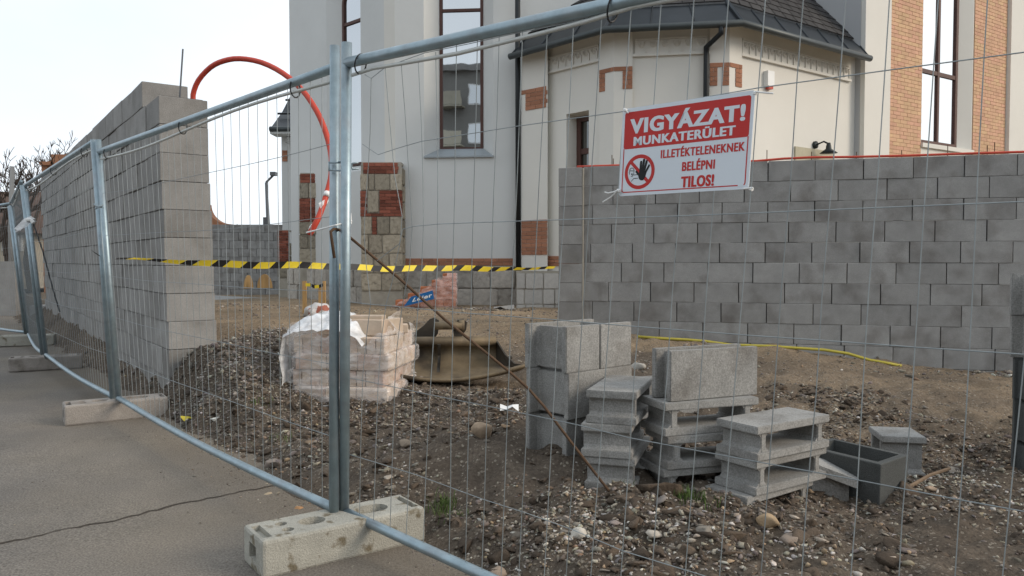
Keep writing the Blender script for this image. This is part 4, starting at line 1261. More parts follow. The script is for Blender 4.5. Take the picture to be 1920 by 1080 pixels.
# plinth of the left face
m = MB(); fbox(Cl, e2, 0, 3.45, .0, ZP, -.1, .075, m); pw2 = part('plinth', m, M['mortar'], ch)
rects = []
for zr0, zr1 in ((.02,.34),(.34,.68),(.68,1.03)):
    s = random.uniform(-.2, 0)
    while s < 3.4:
        w_ = random.uniform(.3, .6); rects.append((max(s,0), min(s+w_, 3.42), zr0, zr1)); s += w_
rects = [r_ for r_ in rects if r_[1]-r_[0] > .12]
stones_on(Cl, e2, rects, M['limestone'], pw2, .04, .075)

# exposed stone and brick piers
def pier(pxl, pxr, pyt, Y, rows, bricks, cap):
    """front face square to the view of the site; rows given by photo rectangles"""
    el = at(pxl, 450, Y); er = at(pxr, 450, Y); O = Vector((el.x, Y, 0)); e = Vector((1, 0, 0)); W_ = er.x-el.x
    zt = at(pxl, pyt, Y).z
    m = MB(); m.prism([(O.x+.015, Y), (O.x+W_-.015, Y), (O.x+W_-.12, Y+.45), (O.x+.15, Y+.55)], .1, zt-.03)
    p = part('pier', m, M['mortar'], ch)
    sc = lambda px: at(px, 450, Y).x-O.x
    zz = lambda py: at(700, py, Y).z
    stones_on(O, e, [(sc(a_), sc(b_), zz(d_), zz(c_)) for a_, b_, c_, d_ in rows], M['sandstone'], p, .03)
    for a_, b_, c_, d_ in bricks: bricks_on(O, e, sc(a_), sc(b_), zz(d_), zz(c_), M['brick_old'], p, .022, .065, .22)
    # side faces of stone
    for k in range(8):
        z0 = .35+k*.33
        if z0+.33 < zt:
            for sgn, xx in ((1, O.x+W_-.06), (-1, O.x+.07)):
                piece('stone_block', unit_brick[M['sandstone'].name], p, (xx, Y+.22, z0+.165), random.gauss(0,.02), (.13, .40, .31))
    m = MB(); m.box(O.x+.03, O.x+W_-.03, Y+.0, Y+.4, zt-.03, zt+.01); part('cap', m, M['mortar'], p)
pier(676, 756, 305, 14.85,
     [(676,692,326,357),(692,703,326,357),(703,732,326,357),(732,755,326,357),(690,711,358,399),(677,698,406,440),(707,731,406,440),(731,755,406,440),(677,691,440,475),(691,717,440,475),(717,755,440,475),(677,700,475,512),(700,730,475,512),(730,755,475,512),(677,715,512,545),(715,755,512,545)],
     [(682,748,305,326),(676,689,358,400),(712,755,357,400),(676,755,400,406),(698,707,407,440)], True)
pier(561, 600, 325, 17.0,
     [(563,580,343,372),(580,598,343,372),(561,600,416,440),(561,578,440,466),(578,600,440,466),(561,600,466,500)], [(564,596,326,343),(562,599,372,416)], True)
pier(520, 541, 432, 19.5, [(520,541,500,520)], [(521,541,432,500)], True)

# downpipe between apse and chapel
dpt = at(970, -40, 14.75); dpb = at(972, 508, 14.75)
m = MB(); m.tube([Vector((dpt.x, 14.75, 8)), Vector((dpb.x, 14.75, dpb.z))], .05, 12); dp = part('downpipe', m, M['pipe'], ch, True)

# --- side chapel: three faces of a polygon
V0 = Vector((at(985,300,14.9).x, 14.9, 0)); V1 = Vector((at(1152,300,13.3).x, 13.3, 0)); V2 = Vector((at(1363,300,13.0).x, 13.0, 0)); V3_ = Vector((at(1606,300,15.25).x, 15.25, 0))
VS = [V0, V1, V2, V3_]
ZW = 5.22
FRZ0 = 4.66; FRZ1 = 4.93
efs = [(VS[k+1]-VS[k]).normalized() for k in range(3)]
# window in the first face
wO, wE = V0, efs[0]
ws0, ws1 = s_on(wO, wE, 1062, 260), s_on(wO, wE, 1104, 260)
wzt = onplane(1085, 210, wO, n_of(wE)).z
for k in range(3):
    O, e = VS[k], efs[k]; L_ = (VS[k+1]-VS[k]).length
    holes = [(rect_loop(ws0, ws1, 1.6, wzt), rect_loop(ws0+.03, ws1-.02, 1.68, wzt-.03))] if k == 0 else []
    facade('chapel_wall', O, e, L_, .2, ZW, holes, .3, M['plaster2'], ch)
    if k == 0:
        wf = window(O, e, ws0+.03, ws1-.02, 1.66, wzt-.02, .3, ch, M['glassd'], bars_h=(3.2,), fw=.1)
    # frieze with relief ornaments, between the pilasters
    m = MB(); fbox(O, e, .34, L_-.34, FRZ0+.05, FRZ1, -.02, .03, m); fbox(O, e, .30, L_-.30, FRZ0, FRZ0+.045, -.02, .055, m); fbox(O, e, .34, L_-.34, FRZ1+.003, FRZ1+.03, -.02, .045, m)
    fr = part('frieze', m, M['plaster2'], ch)
    n = n_of(e); no = int((L_-.7)/.17)
    for j in range(no):
        s = .35+(j+.5)*(L_-.7)/no; c = O+e*s+n*.03
        mo = MB()
        for q_ in range(6):      # half-round leaf with ribs
            a0_, a1_ = math.pi*q_/6, math.pi*(q_+1)/6
            pc = c+Vector((0,0,FRZ1-.03))
            p1 = pc+e*(.065*math.cos(a0_))-Vector((0,0,.10*math.sin(a0_))); p2 = pc+e*(.065*math.cos(a1_))-Vector((0,0,.10*math.sin(a1_)))
            mo.poly([pc+n*.006, p1+n*.006, (p1+p2)/2*.5+pc*.5+n*.05, p2+n*.006])
        mo.obox(c+e*.07-n*.01+Vector((0,0,FRZ0+.055)), e*.018, n*.03, (0,0,.14))
        part('ornament', mo, M['plaster2'], fr)
# corner pilasters with brick inlay
def pilaster(V, ea, eb, wa_, wb_, z0, z1):
    na, nb = n_of(ea), n_of(eb); t = .05
    bis = (na+nb).normalized(); vo = V+bis*(t/bis.dot(na))
    A_, B_ = V-ea*wa_, V+eb*wb_
    m = MB(); pl_ = [A_-na*.05, A_+na*t, vo, B_+nb*t, B_-nb*.05, V-bis*.1]
    m.prism([(p.x, p.y) for p in pl_], z0, z1); return part('pilaster', m, M['plaster2'], ch), A_+na*t, B_+nb*t, vo
BZ0, BZ1 = 4.12, 4.5
for k, V in ((1, V1), (2, V2)):
    ea, eb = efs[k-1], efs[k]
    p, A_, B_, vo = pilaster(V, ea, eb, .3, .3, .2, ZW-.01)
    la_ = (vo-A_).length; lb_ = (B_-vo).length
    bricks_on(A_, ea, 0, la_, BZ1-.075, BZ1, M['brick_red'], p, .012, .075, .25); bricks_on(vo, eb, 0, lb_, BZ1-.075, BZ1, M['brick_red'], p, .012, .075, .25)
    bricks_on(A_, ea, 0, .13, BZ0, BZ1-.075, M['brick_red'], p, .012, .075, .13); bricks_on(A_, ea, la_-.12, la_, BZ0, BZ1-.075, M['brick_red'], p, .012, .075, .13) if k == 2 else None
    bricks_on(vo, eb, lb_-.17, lb_, BZ0, BZ1-.075, M['brick_red'], p, .012, .075, .17)
# pilaster at the apse end with its two brick patches
eL = Vector((math.cos(R(-62+60)), math.sin(R(-10)), 0)).normalized()
p0O = Vector((at(978, 300, 14.72).x, 14.72, 0))
m = MB(); m.prism([(p0O.x, 14.72), (at(1026,300,14.45).x, 14.3), (at(1026,300,14.45).x+.06, 14.9), (p0O.x+.02, 15.2)], .2, ZW-.012); p = part('pilaster', m, M['plaster2'], ch)
ep = (Vector((at(1026,300,14.45).x, 14.3, 0))-Vector((p0O.x, 14.72, 0))); lp = ep.length; ep.normalize()
bricks_on(p0O, ep, .1, lp-.005, 4.03, 4.42, M['brick_red'], p, .012, .078, .25); bricks_on(p0O, ep, .0, .1, 4.34, 4.42, M['brick_red'], p, .012, .078, .25)
zb0, zb1 = at(1000, 478, 14.5).z, at(1000, 412, 14.5).z
bricks_on(p0O, ep, .0, lp-.005, zb0, zb1, M['brick_red'], p, .012, .072, .25)
# chapel plinth of squared pale stones
pp0 = at(968, 545, 14.25); pp1 = at(1062, 545, 14.25)
m = MB(); m.box(pp0.x, pp1.x, 14.25, 14.7, .0, at(1000, 508, 14.25).z); pw3 = part('plinth', m, M['mortar'], ch)
rects = []
zc = lambda py: at(1000, py, 14.25).z
for py0, py1, cuts in ((512,542,(968,985,1019,1048,1062)),(542,571,(968,983,1018,1040,1062)),(571,600,(968,985,1019,1040,1062))):
    for a_, b_ in zip(cuts[:-1], cuts[1:]): rects.append((at(a_,545,14.25).x-pp0.x, at(b_,545,14.25).x-pp0.x, zc(py1), zc(py0)))
stones_on(Vector((pp0.x, 14.25, 0)), Vector((1,0,0)), rects, M['whitestone'], pw3, .02)
bricks_on(V0, efs[0], .42, 1.4, 1.11, 1.3, M['brick_red'], ch, .02)
# eaves, gutter, roof
apex = Vector((3.95, 17.2, 9.4))
def offs(k, t):
    if k == 0: n = n_of(efs[0]); return V0+n*t+efs[0]*(.02)
    if k == 3: n = n_of(efs[2]); return V3_+n*t-efs[2]*.30*(t > 0)
    na, nb = n_of(efs[k-1]), n_of(efs[k]); b = (na+nb).normalized(); return VS[k]+b*(t/b.dot(na))
E_out = [offs(k, .42) for k in range(4)]; E_in = [offs(k, -.05) for k in range(4)]
ZE = 5.03; ZS = 5.5
m = MB()
for k in range(3):
    a_, b_ = E_out[k], E_out[k+1]; c_, d_ = E_in[k+1], E_in[k]
    U = lambda p, z: Vector((p.x, p.y, z))
    m.quad(U(d_, ZW), U(c_, ZW), U(b_, ZE-.02), U(a_, ZE-.02))      # soffit
part('soffit', m, M['plaster2'], ch)
rf = None
m = MB()
for k in range(3):
    a_, b_, c_, d_ = E_out[k], E_out[k+1], E_in[k+1], E_in[k]
    m.quad(U(a_, ZE), U(b_, ZE), U(c_, ZS), U(d_, ZS))
rf = part('roof', m, M['lead'], ch)
for k in range(3):      # standing seams of the metal skirt
    a_, b_, c_, d_ = E_out[k], E_out[k+1], E_in[k+1], E_in[k]; nseg = max(2, int((b_-a_).length/.62))
    for j in range(nseg+1):
        t = j/nseg; p1 = U(lerp(a_, b_, t), ZE+.012); p2 = U(lerp(d_, c_, t), ZS+.012)
        mm = MB(); mm.tube([p1, p2], .014, 5); part('seam', mm, M['lead'], rf)
    # upper slate slope
    sl0, sl1 = U(d_, ZS+.03), U(c_, ZS+.03)
    mm = MB(); mm.poly([sl0, sl1, apex]); part('roof_boarding', mm, M['slate'], rf)
    slen = ((sl0+sl1)/2-apex).length; rows = 9; hrow = .19
    nrm = (sl1-sl0).cross(apex-sl0).normalized()
    if nrm.z < 0: nrm = -nrm
    for r_ in range(rows):
        t0 = r_*hrow/slen; t1 = (r_+1.35)*hrow/slen
        l0, r0 = lerp(sl0, apex, t0), lerp(sl1, apex, t0); l1, r1 = lerp(sl0, apex, t1), lerp(sl1, apex, t1)
        wr_ = (r0-l0).length; ns = max(1, int(wr_/.32)); off = .5 if r_ % 2 else 0
        for j in range(ns+1):
            f0 = max(0, (j-off)/ns); f1 = min(1, (j+1-off)/ns)
            if f1-f0 < .02: continue
            q4 = [lerp(l0, r0, f0+.004)+nrm*.022, lerp(l0, r0, f1-.004)+nrm*.022, lerp(l1, r1, f1-.004)+nrm*.006, lerp(l1, r1, f0+.004)+nrm*.006]
            mm = MB(); mm.poly(q4); mm.quad(q4[0]-nrm*.02, q4[1]-nrm*.02, q4[1], q4[0]); part('slate', mm, M['slate'], rf)
    # small snow hooks
for (a_, b_) in ((1, 0), (2, 0)):
    mm = MB(); mm.tube([U(E_out[a_], ZE+.02), U(E_in[a_], ZS+.03), lerp(U(E_in[a_], ZS+.03), apex, .95)], .04, 6); part('hip_cap', mm, M['lead'], rf)
m = MB(); m.tube([U(p, ZE-.005) for p in E_out], .06, 10); part('gutter', m, M['gutter'], ch, True)
g0 = U(lerp(E_out[1], E_out[2], .85), ZE-.03); dq = V2+n_of(efs[1])*.1-efs[1]*.36
m = MB(); m.tube([g0, g0-Vector((0,0,.12)), U(dq, 4.75), U(dq, 4.6), U(dq, .4)], .045, 10); part('downpipe', m, M['pipe'], ch, True)
# olive door top, lamp and siren on the third face
dO, dE = V2, efs[2]; dn = n_of(dE)
ds0, ds1 = s_on(dO, dE, 1489, 285), s_on(dO, dE, 1562, 285); dz = onplane(1520, 279, dO, dn).z
m = MB(); fbox(dO, dE, ds0, ds1, .3, dz, -.02, .03, m); part('door_surround', m, mat('olive_panel', (.42,.39,.29), .8), ch)
lp_ = onplane(1527, 272, dO, dn); lr = root('wall_lamp', lp_, 'dark barn style wall lamp on the chapel above the block wall', 'lamp')
m = MB(); m.tube([lp_, lp_+dn*.04], .07, 12); part('bracket', m, M['lampmetal'], lr, True)
m = MB(); q_ = lp_+dn*.04; m.tube([q_, q_+dn*.12+dE*.05+Vector((0,0,.05)), q_+dn*.2+dE*.08+Vector((0,0,.0))], .016, 8); part('arm', m, M['lampmetal'], lr, True)
q_ = q_+dn*.2+dE*.08; m = MB(); m.tube([q_+Vector((0,0,.02)), q_-Vector((0,0,.04)), q_-Vector((0,0,.09)), q_-Vector((0,0,.17))], [.03, .045, .05, .16], 16); part('shade', m, M['lampmetal'], lr, True)
sp = onplane(1438, 150, dO, dn); sr = root('alarm_siren', sp, 'white alarm siren box with orange underside high on the chapel', 'alarm siren')
m = MB(); fbox(dO, dE, (sp-dO).dot(dE)-.09, (sp-dO).dot(dE)+.09, sp.z-.12, sp.z+.14, .0, .09, m); part('case', m, M['whiteplastic'], sr)
m = MB(); fbox(dO, dE, (sp-dO).dot(dE)-.05, (sp-dO).dot(dE)+.07, sp.z-.165, sp.z-.12, .01, .08, m); part('lens', m, M['orange'], sr)

# --- nave
N0 = Vector((at(1612,200,15.1).x, 15.1, 0)); ne = Vector((.84, .5426, 0)).normalized(); nn = n_of(ne)
sx = lambda px: s_on(N0, ne, px, 200)
k0, k1, k2, k3, k4, k5, k6 = 0, sx(1660), sx(1728), sx(1822), sx(1884), sx(1919), sx(1990)
wz = onplane(1728, 268, N0, nn).z; 
facade('nave_wall', N0, ne, 16, .2, 12.5, [(rect_loop(k2, k3, wz, 10.5), rect_loop(k2+.02, k3-.30, wz+.05, 10.5))], .2, M['plaster2'], ch)
window(N0, ne, k2+.02, k3-.30, wz+.03, 10.5, .22, ch, M['glass2'], bars_v=(k2+(k3-.3-k2)*.55,), bars_h=(onplane(1760,140,N0-nn*.2,nn).z,), fw=.085)
m = MB(); fbox(N0, ne, k2-.03, k3+.03, wz-.09, wz-.002, -.3, .06, m); part('window_sill', m, M['plaster2'], ch)
m = MB(); fbox(N0, ne, 0.0, k1, .2, 12.4, 0.005, .10, m); fbox(N0, ne, k4+.02, k5+.3, .2, 12.4, .005, .10, m); part('pilaster', m, M['plaster2'], ch)
er = Vector((.5426, -.84, 0)).normalized(); facade('nave_side_wall', N0-er*9, er, 9, .2, 12.5, [], 0, M['plaster_shade'], ch)
m = MB(); m.box(0,0,0,0,0,0); 
m = MB(); a_ = N0-er*9; b_ = N0+ne*16; m.poly([N0+Vector((-.3,-.4,12.5)), b_+Vector((0,0,12.5)), b_-er*6+Vector((0,0,17)), N0-er*6+Vector((0,0,17))]); part('nave_roof', m, M['slate'], ch)
# facing bricks of the two panels
def brick_panel(s0, s1, z0, z1):
    V, Fc, C = [], [], []
    course, bl, j = .077, .25, .009
    m = MB(); fbox(N0, ne, s0, s1, z0, z1, -.02, .012, m); part('brick_bed', m, M['mortar_o'], ch)
    m = MB(); cols = []
    r_ = 0; z = z0
    while z < z1-.02:
        s = s0-(bl/2 if r_ % 2 else 0)
        while s < s1-.01:
            a_ = max(s, s0); b_ = min(s+bl, s1); s += bl
            if b_-a_ < .03: continue
            fbox(N0, ne, a_+j/2, b_-j/2, z+j/2, z+course-j/2, .005, .018+random.uniform(0,.003), m)
            c = np.array([.56,.352,.226])*random.uniform(.94,1.05); c[1] *= random.uniform(.92,1.08); cols += [(*c, 1)]*8
        z += course; r_ += 1
    o = part('facing_bricks', m, M['brick_new'], ch, kind='stuff')
    at_ = o.data.attributes.new('col', 'FLOAT_COLOR', 'POINT'); at_.data.foreach_set('color', np.array(cols, np.float32).ravel())
M['mortar_o'] = mat('orange_mortar', (.47,.305,.20), .95, 0, .12, 6)
brick_panel(k1+.002, k2-.03, 2.0, 9.0); brick_panel(k3+.03, k4+.0, 2.0, 9.0)

# small annex on the other side of the apse
ax0 = at(528, 300, 20.5); ax1 = at(600, 300, 20.2)
ex = Vector((1, -.08, 0)).normalized(); O = Vector((ax0.x, 20.5, 0))
facade('annex_wall', O, ex, 3.5, .2, 4.75, [(rect_loop(s_on(O,ex,547,350), s_on(O,ex,561,350), at(550,425,20.5).z, at(550,306,20.5).z), rect_loop(s_on(O,ex,550,350), s_on(O,ex,561,350), at(550,424,20.5).z, at(550,310,20.5).z))], .2, M['plaster'], ch)
window(O, ex, s_on(O,ex,551,350), s_on(O,ex,562,350), at(550,424,20.5).z, at(550,310,20.5).z, .2, ch, M['glass'], fw=.05)
exl = Vector((.12, -1, 0)).normalized(); facade('annex_wall', O-exl*4, exl, 4, .2, 4.75, [], 0, M['plaster'], ch)
bricks_on(O, ex, .02, .16, at(530,303,20.5).z, at(530,282,20.5).z, M['brick_red'], ch, .02, .075, .16)
m = MB(); fbox(O, ex, .12, 2, at(540,268,20.5).z, at(540,258,20.5).z, 0, .06, m); part('frieze', m, M['plaster'], ch)
z0 = at(505, 242, 20).z
ea0, ea1 = at(506, 242, 20.0), at(600, 242, 19.9); ap = Vector((at(575,120,23).x, 23, at(575,120,23).z))
m = MB(); ea0.z = ea1.z = z0
bk = O-exl*4+Vector((.3, 0, 0)); bk.z = z0
mid0 = lerp(ea0, ap, .3)+Vector((0,0,-.12)); mid1 = lerp(ea1, ap, .3)+Vector((0,0,-.12))
m.quad(ea0, ea1, mid1, mid0); m.poly([mid0, mid1, ap+Vector((.6,0,0)), ap]); m.poly([bk, ea0, mid0, ap])
for kk in range(5):
    t = kk/5; m.tube([lerp(ea0, ap, t)+Vector((0,-.02,.02)), lerp(ea1, ap, t)+Vector((0,-.02,.02))], .03, 5)
part('annex_roof', m, M['lead'], ch)
m = MB(); m.tube([ea0, ea1], .07, 8); part('gutter', m, M['gutter'], ch, True)
m = MB(); m.obox(ea0+Vector((0,0,-.12)), ea1-ea0, (0,.55,0), (0,0,.08)); part('soffit', m, M['plaster'], ch)

# ------------------------------------------------------------------ loose shuttering blocks
def shutter_mesh(T, groove=False, L=.5, H=.23, m=None, t=.034, web=(.165,)):
    """upright hollow block: two long side plates joined by two webs set back from the ends"""
    bm_all = bmesh.new()
    def add(sx, sy, sz, c, bev=.0035):
        b = bmesh.new(); bmesh.ops.create_cube(b, size=1)
        for v in b.verts: v.co = Vector((v.co.x*sx+c[0], v.co.y*sy+c[1], v.co.z*sz+c[2]))
        bmesh.ops.bevel(b, geom=list(b.edges), offset=bev, segments=2, affect='EDGES')
        me_ = bpy.data.meshes.new('x'); b.to_mesh(me_); b.free(); bm_all.from_mesh(me_); bpy.data.meshes.remove(me_)
    for sgn in (-1, 1):
        if groove and sgn == -1:
            add(L*.5-.004, t, H, (-L*.25-.002, sgn*(T/2-t/2), H/2)); add(L*.5-.004, t, H, (L*.25+.002, sgn*(T/2-t/2), H/2))
            add(.05, t*.6, H*.96, (0, sgn*(T/2-t*.75), H/2), .002)
        else:
            add(L, t, H, (0, sgn*(T/2-t/2), H/2))
    for w in web:
        for sgn in (-1, 1):
            add(.034, T-2*t+.006, H*.93, (sgn*w, 0, H*.485), .004)
            for s2 in (-1, 1):       # thickened root of the web
                for s3 in (-1, 1):
                    b = bmesh.new(); x = sgn*w+s3*.015; y = s2*(T/2-t+.002); k = .02
                    vs_ = [b.verts.new((x, y, z)) for z in (0.01, H*.94)]+[b.verts.new((x+s3*k, y, z)) for z in (.01, H*.94)]+[b.verts.new((x, y-s2*k, z)) for z in (.01, H*.94)]
                    for q in ((0,2,3,1),(2,4,5,3),(4,0,1,5),(0,4,2),(1,3,5)): b.faces.new([vs_[i] for i in q])
                    me_ = bpy.data.meshes.new('x'); b.to_mesh(me_); b.free(); bm_all.from_mesh(me_); bpy.data.meshes.remove(me_)
    bmesh.ops.recalc_face_normals(bm_all, faces=bm_all.faces)
    me_ = bpy.data.meshes.new('hollow_block'); bm_all.to_mesh(me_); bm_all.free(); me_.materials.append(m or M['blocknew'])
    return me_
def laid(me):          # the same block turned on its side: plates horizontal
    m2 = me.copy(); T = max(v.co.y for v in me.vertices)*2; H = max(v.co.z for v in me.vertices)
    for v in m2.vertices: v.co = Vector((v.co.x, -(v.co.z-H/2), v.co.y+T/2))
    return m2
up30g = shutter_mesh(.30, True); up30 = shutter_mesh(.30); up15 = shutter_mesh(.15, web=(.17,)); up25 = shutter_mesh(.25)
lay15 = laid(shutter_mesh(.15, web=(.195,))); lay25 = laid(shutter_mesh(.235, False, .27, web=(.085,)))
dark25 = shutter_mesh(.29, False, .30, .235, M['blockdark'], .03, (.13,))
darkup = shutter_mesh(.29, False, .5, .23, M['blockdark'], .035, (.2,))
def block(me, corner, ang, dx, dy, z, label, group='loose hollow concrete blocks'):
    ex_ = Vector((math.cos(ang), math.sin(ang), 0)); ey_ = Vector((-math.sin(ang), math.cos(ang), 0))
    c = Vector(corner)+ex_*dx+ey_*dy
    o = link(bpy.data.objects.new('hollow_block', me)); o.location = (c.x, c.y, z); o.rotation_euler = (0, 0, ang)
    return tag(o, label, 'concrete block', group)
# stack of three upright blocks
A_c = Vector((.266, 3.78, 0)); aA = R(42); zA_ = .186
block(up30, A_c+Vector((.004,.01,0)), aA, .25, .15, zA_, 'upright hollow block at the bottom of the upright stack, next to the rebar')
block(up30, A_c+Vector((.012,-.002,0)), aA+R(1.2), .25, .15, zA_+.231, 'upright hollow block in the middle of the upright stack')
block(up30g, A_c, aA, .25, .15, zA_+.462, 'upright hollow block on top of the upright stack, grooved side out')
# laid blocks behind
B1 = Vector((.548, 3.42, 0)); zB = .165
for k, (lab, da, ox) in enumerate((('laid hollow block at the bottom of the stack between upright stack and rectangular block', 0, .0), ('middle laid hollow block of the stack next to the upright stack', R(2), -.015), ('top laid hollow block of the stack next to the upright stack', R(-1), .005))):
    block(lay15, B1+Vector((ox, 0, 0)), R(72)+da, .25, .115, zB+.1505*k, lab)
B2 = Vector((.685, 3.44, 0)); zB2 = .112
for k, (lab, da, ox) in enumerate((('laid hollow block half sunk in dirt under the stack with the standing block', 0, -.005), ('middle laid hollow block of the stack with the standing block', R(-2), .012), ('laid hollow block carrying the single standing block', R(1), .0))):
    block(lay15, B2+Vector((ox, 0, 0)), R(18)+da, .25, .115, zB2+.1505*k, lab)
block(up15, Vector((.715, 3.47, 0)), R(24), .25, .075, zB2+.453, 'slim hollow block standing upright on top of laid blocks')
C0 = Vector((1.042, 3.26, 0)); zC = .045
for k, (lab, da, ox, oy) in enumerate((('bottom laid hollow block, shifted sideways and sunk in the gravel', R(3), -.045, -.01), ('middle laid hollow block of the stack beside the dark open block', 0, .0, .01), ('top laid hollow block with flat pale face up beside the dark open block', R(-1), .0, .0))):
    block(lay15, C0+Vector((ox, oy, 0)), R(34)+da, .25, .115, zC+.1505*k, lab)
D0 = onz(1650, 870, .235); aD = R(37); L1, L2, tw_ = .27, .41, .032
dex, dey = Vector((math.cos(aD), math.sin(aD), 0)), Vector((-math.sin(aD), math.cos(aD), 0))
def ring_box():
    o_ = MB(); o_.obox(Vector((0,0,0)), (L1,0,0), (0,L2,0), (0,0,.235)); c_ = MB(); c_.obox(Vector((tw_,tw_,.02)), (L1-2*tw_,0,0), (0,L2-2*tw_,0), (0,0,.4))
    return bool_mesh('hollow_block', o_, [c_], M['blockdark'], .006)
o = link(bpy.data.objects.new('hollow_block', ring_box())); o.location = (D0.x, D0.y, 0); o.rotation_euler = (R(1.5), R(-1), aD)
tag(o, 'dark wet open topped concrete block sitting in the gravel', 'concrete block', 'loose hollow concrete blocks')
p = at(1690, 890, 4.25); block(lay25, Vector((p.x-.11, p.y, 0)), R(80), .135, -.115, gz(p.x, p.y+.1)-.01, 'single laid hollow block behind the dark open block')
p = at(1203, 720, 4.9); block(up25, Vector((p.x, p.y, 0)), R(25), .25, .12, gz(p.x+.2, p.y+.2)-.02, 'upright hollow block standing behind the stacks on the dirt')
# tall stack at the far right
p = at(1931, 905, 3.95); zz = gz(p.x+.2, p.y)-.05
for k in range(5):
    block(darkup if k < 3 else up30, Vector((p.x+(.012 if k < 3 else -.008)+random.uniform(-.004,.004), p.y, 0)), R(-14), .25, .15, zz+k*.231,
          ['lowest dark block of the tall block column beside the gravel', 'second dark block of the tall block column', 'third dark block of the tall block column', 'lower of the two pale blocks on the tall block column', 'topmost pale block of the tall block column'][k])
# broken slab leaning between stack and dark block
m = MB(); c = at(1556, 832, 3.78); zg = gz(c.x, c.y)
pl_ = [(-.14,-.07),(.10,-.10),(.15,.02),(.04,.10),(-.12,.09)]
top = [Vector((c.x+x, c.y+y, zg+.16-x*.35+y*.1)) for x, y in pl_]; bot = [q_-Vector((.01,0,.04)) for q_ in top]
m.poly(top); m.poly(bot[::-1])
for k in range(5): m.quad(top[k], bot[k], bot[(k+1) % 5], top[(k+1) % 5])
m.box(c.x-.1, c.x+.08, c.y-.04, c.y+.06, zg-.05, zg+.12)
thing('broken_slab', m, M['blocknew'], Vector((c.x, c.y, zg)), 'broken pale concrete slab tilted behind the stack beside the dark block', 'concrete slab')

# ------------------------------------------------------------------ brick bundle on a pallet
bc = at(724, 757, 5.6); ba = R(-9)
bex = Vector((math.cos(ba), math.sin(ba), 0)); bey = Vector((-math.sin(ba), math.cos(ba), 0))
bz = bc.z-.005
bb = root('brick_bundle', Vector((bc.x, bc.y, bz-.1)), 'pallet of pale clay bricks in torn clear plastic wrap', 'brick bundle')
bm_ = bevel_box_mesh('brick', .248, .065, .118, .004, M['paver'])
BW = .72
lay_off = [(.015, -.01), (-.02, .01), (.02, 0.0), (-.012, .012)]
def bpt(x, y, z): return bc-Vector((0,0,bc.z))+bex*x+bey*y+Vector((0,0,z))      # x from the near corner to the left is negative
for ly in range(4):
    ox, oy = lay_off[ly]; z = bz+.06+ly*.1205
    if ly % 2 == 0:
        for i in range(3):
            for j in range(10):
                p = bpt(-BW+.12+i*.24+ox, .035+j*.0705+oy, z); piece('brick', bm_, bb, p, ba+random.gauss(0,.012), (.95, 1, 1))
    else:
        for i in range(10):
            for j in range(3):
                p = bpt(-BW+.035+i*.0705+ox+.015, .12+j*.242+oy, z); piece('brick', bm_, bb, p, ba+math.pi/2+random.gauss(0,.012), (.95, 1, 1))
for k in range(3):
    m = MB(); m.obox(bpt(-BW-.02, .02+k*.3, bz-.018), bex*(BW+.04), bey*.11, (0,0,.016)); part('pallet_board', m, M['woodold'], bb)
for k in range(3):
    m = MB(); m.obox(bpt(-BW+.02+k*.3, 0, bz-.14), bex*.08, bey*.74, (0,0,.12)); part('pallet_runner', m, M['woodold'], bb)
# wrap: sides follow the layers, torn rim at the top
def rim(t):      # height of the film's edge round the bundle, t from the left rear over the front to the right rear
    return .50+.13*math.exp(-((t-.22)/.10)**2)+.035*math.exp(-((t-.40)/.06)**2)-.03*math.exp(-((t-.58)/.05)**2)+.13*math.exp(-((t-.80)/.09)**2)+.03*math.sin(t*40)+.02*math.sin(t*91+1)
path = [(-BW, .74), (-BW, 0), (0, 0), (0, .74)]
NP, NZ = 150, 34
V, Fc = [], []
tot = .74+BW+.74
for i in range(NP+1):
    t = i/NP; d = t*tot
    if d < .74: x, y, nx_, ny_ = -BW, .74-d, -1, 0
    elif d < .74+BW: x, y, nx_, ny_ = -BW+(d-.74), 0, 0, -1
    else: x, y, nx_, ny_ = 0, d-.74-BW, 1, 0
    # round the corners
    cr_ = .03
    h = rim(t)
    for j in range(NZ+1):
        z = j/NZ*h*1.0+(.0 if j else -.01)
        ly = min(3, int(max(z,0)/.1205)); ox, oy = lay_off[ly]
        gap = abs(((z/.1205)+.5) % 1-.5)        # pull in at the layer joints
        o = .022+.003*math.sin(z*150+math.sin(t*30)*2)*.6+.008*mnoise.noise(Vector((t*16, z*14, 0)))+.002*mnoise.noise(Vector((t*60, z*60, 5)))-.008*max(0, 1-gap*8)
        if z > .485: o += (z-.485)*(-.25+.9*mnoise.noise(Vector((t*9, z*4, 2))))
        if .17 < t < .36 and z < .6: o += .02*math.sin((t-.17)/.19*math.pi)*(z/.5)
        if t < .30 and t > .20: o += .05*max(0, z-.2)
        p = bpt(x+nx_*o+ox*(nx_ != 0), y+ny_*o+oy*(ny_ != 0), bz+z)
        V.append(p)
for i in range(NP):
    for j in range(NZ):
        a_ = i*(NZ+1)+j; Fc.append((a_, a_+NZ+1, a_+NZ+2, a_+1))
m = MB(); m.v = V; m.f = Fc; m.m = [0]*len(Fc)
part('plastic_wrap', m, M['film'], bb, True)
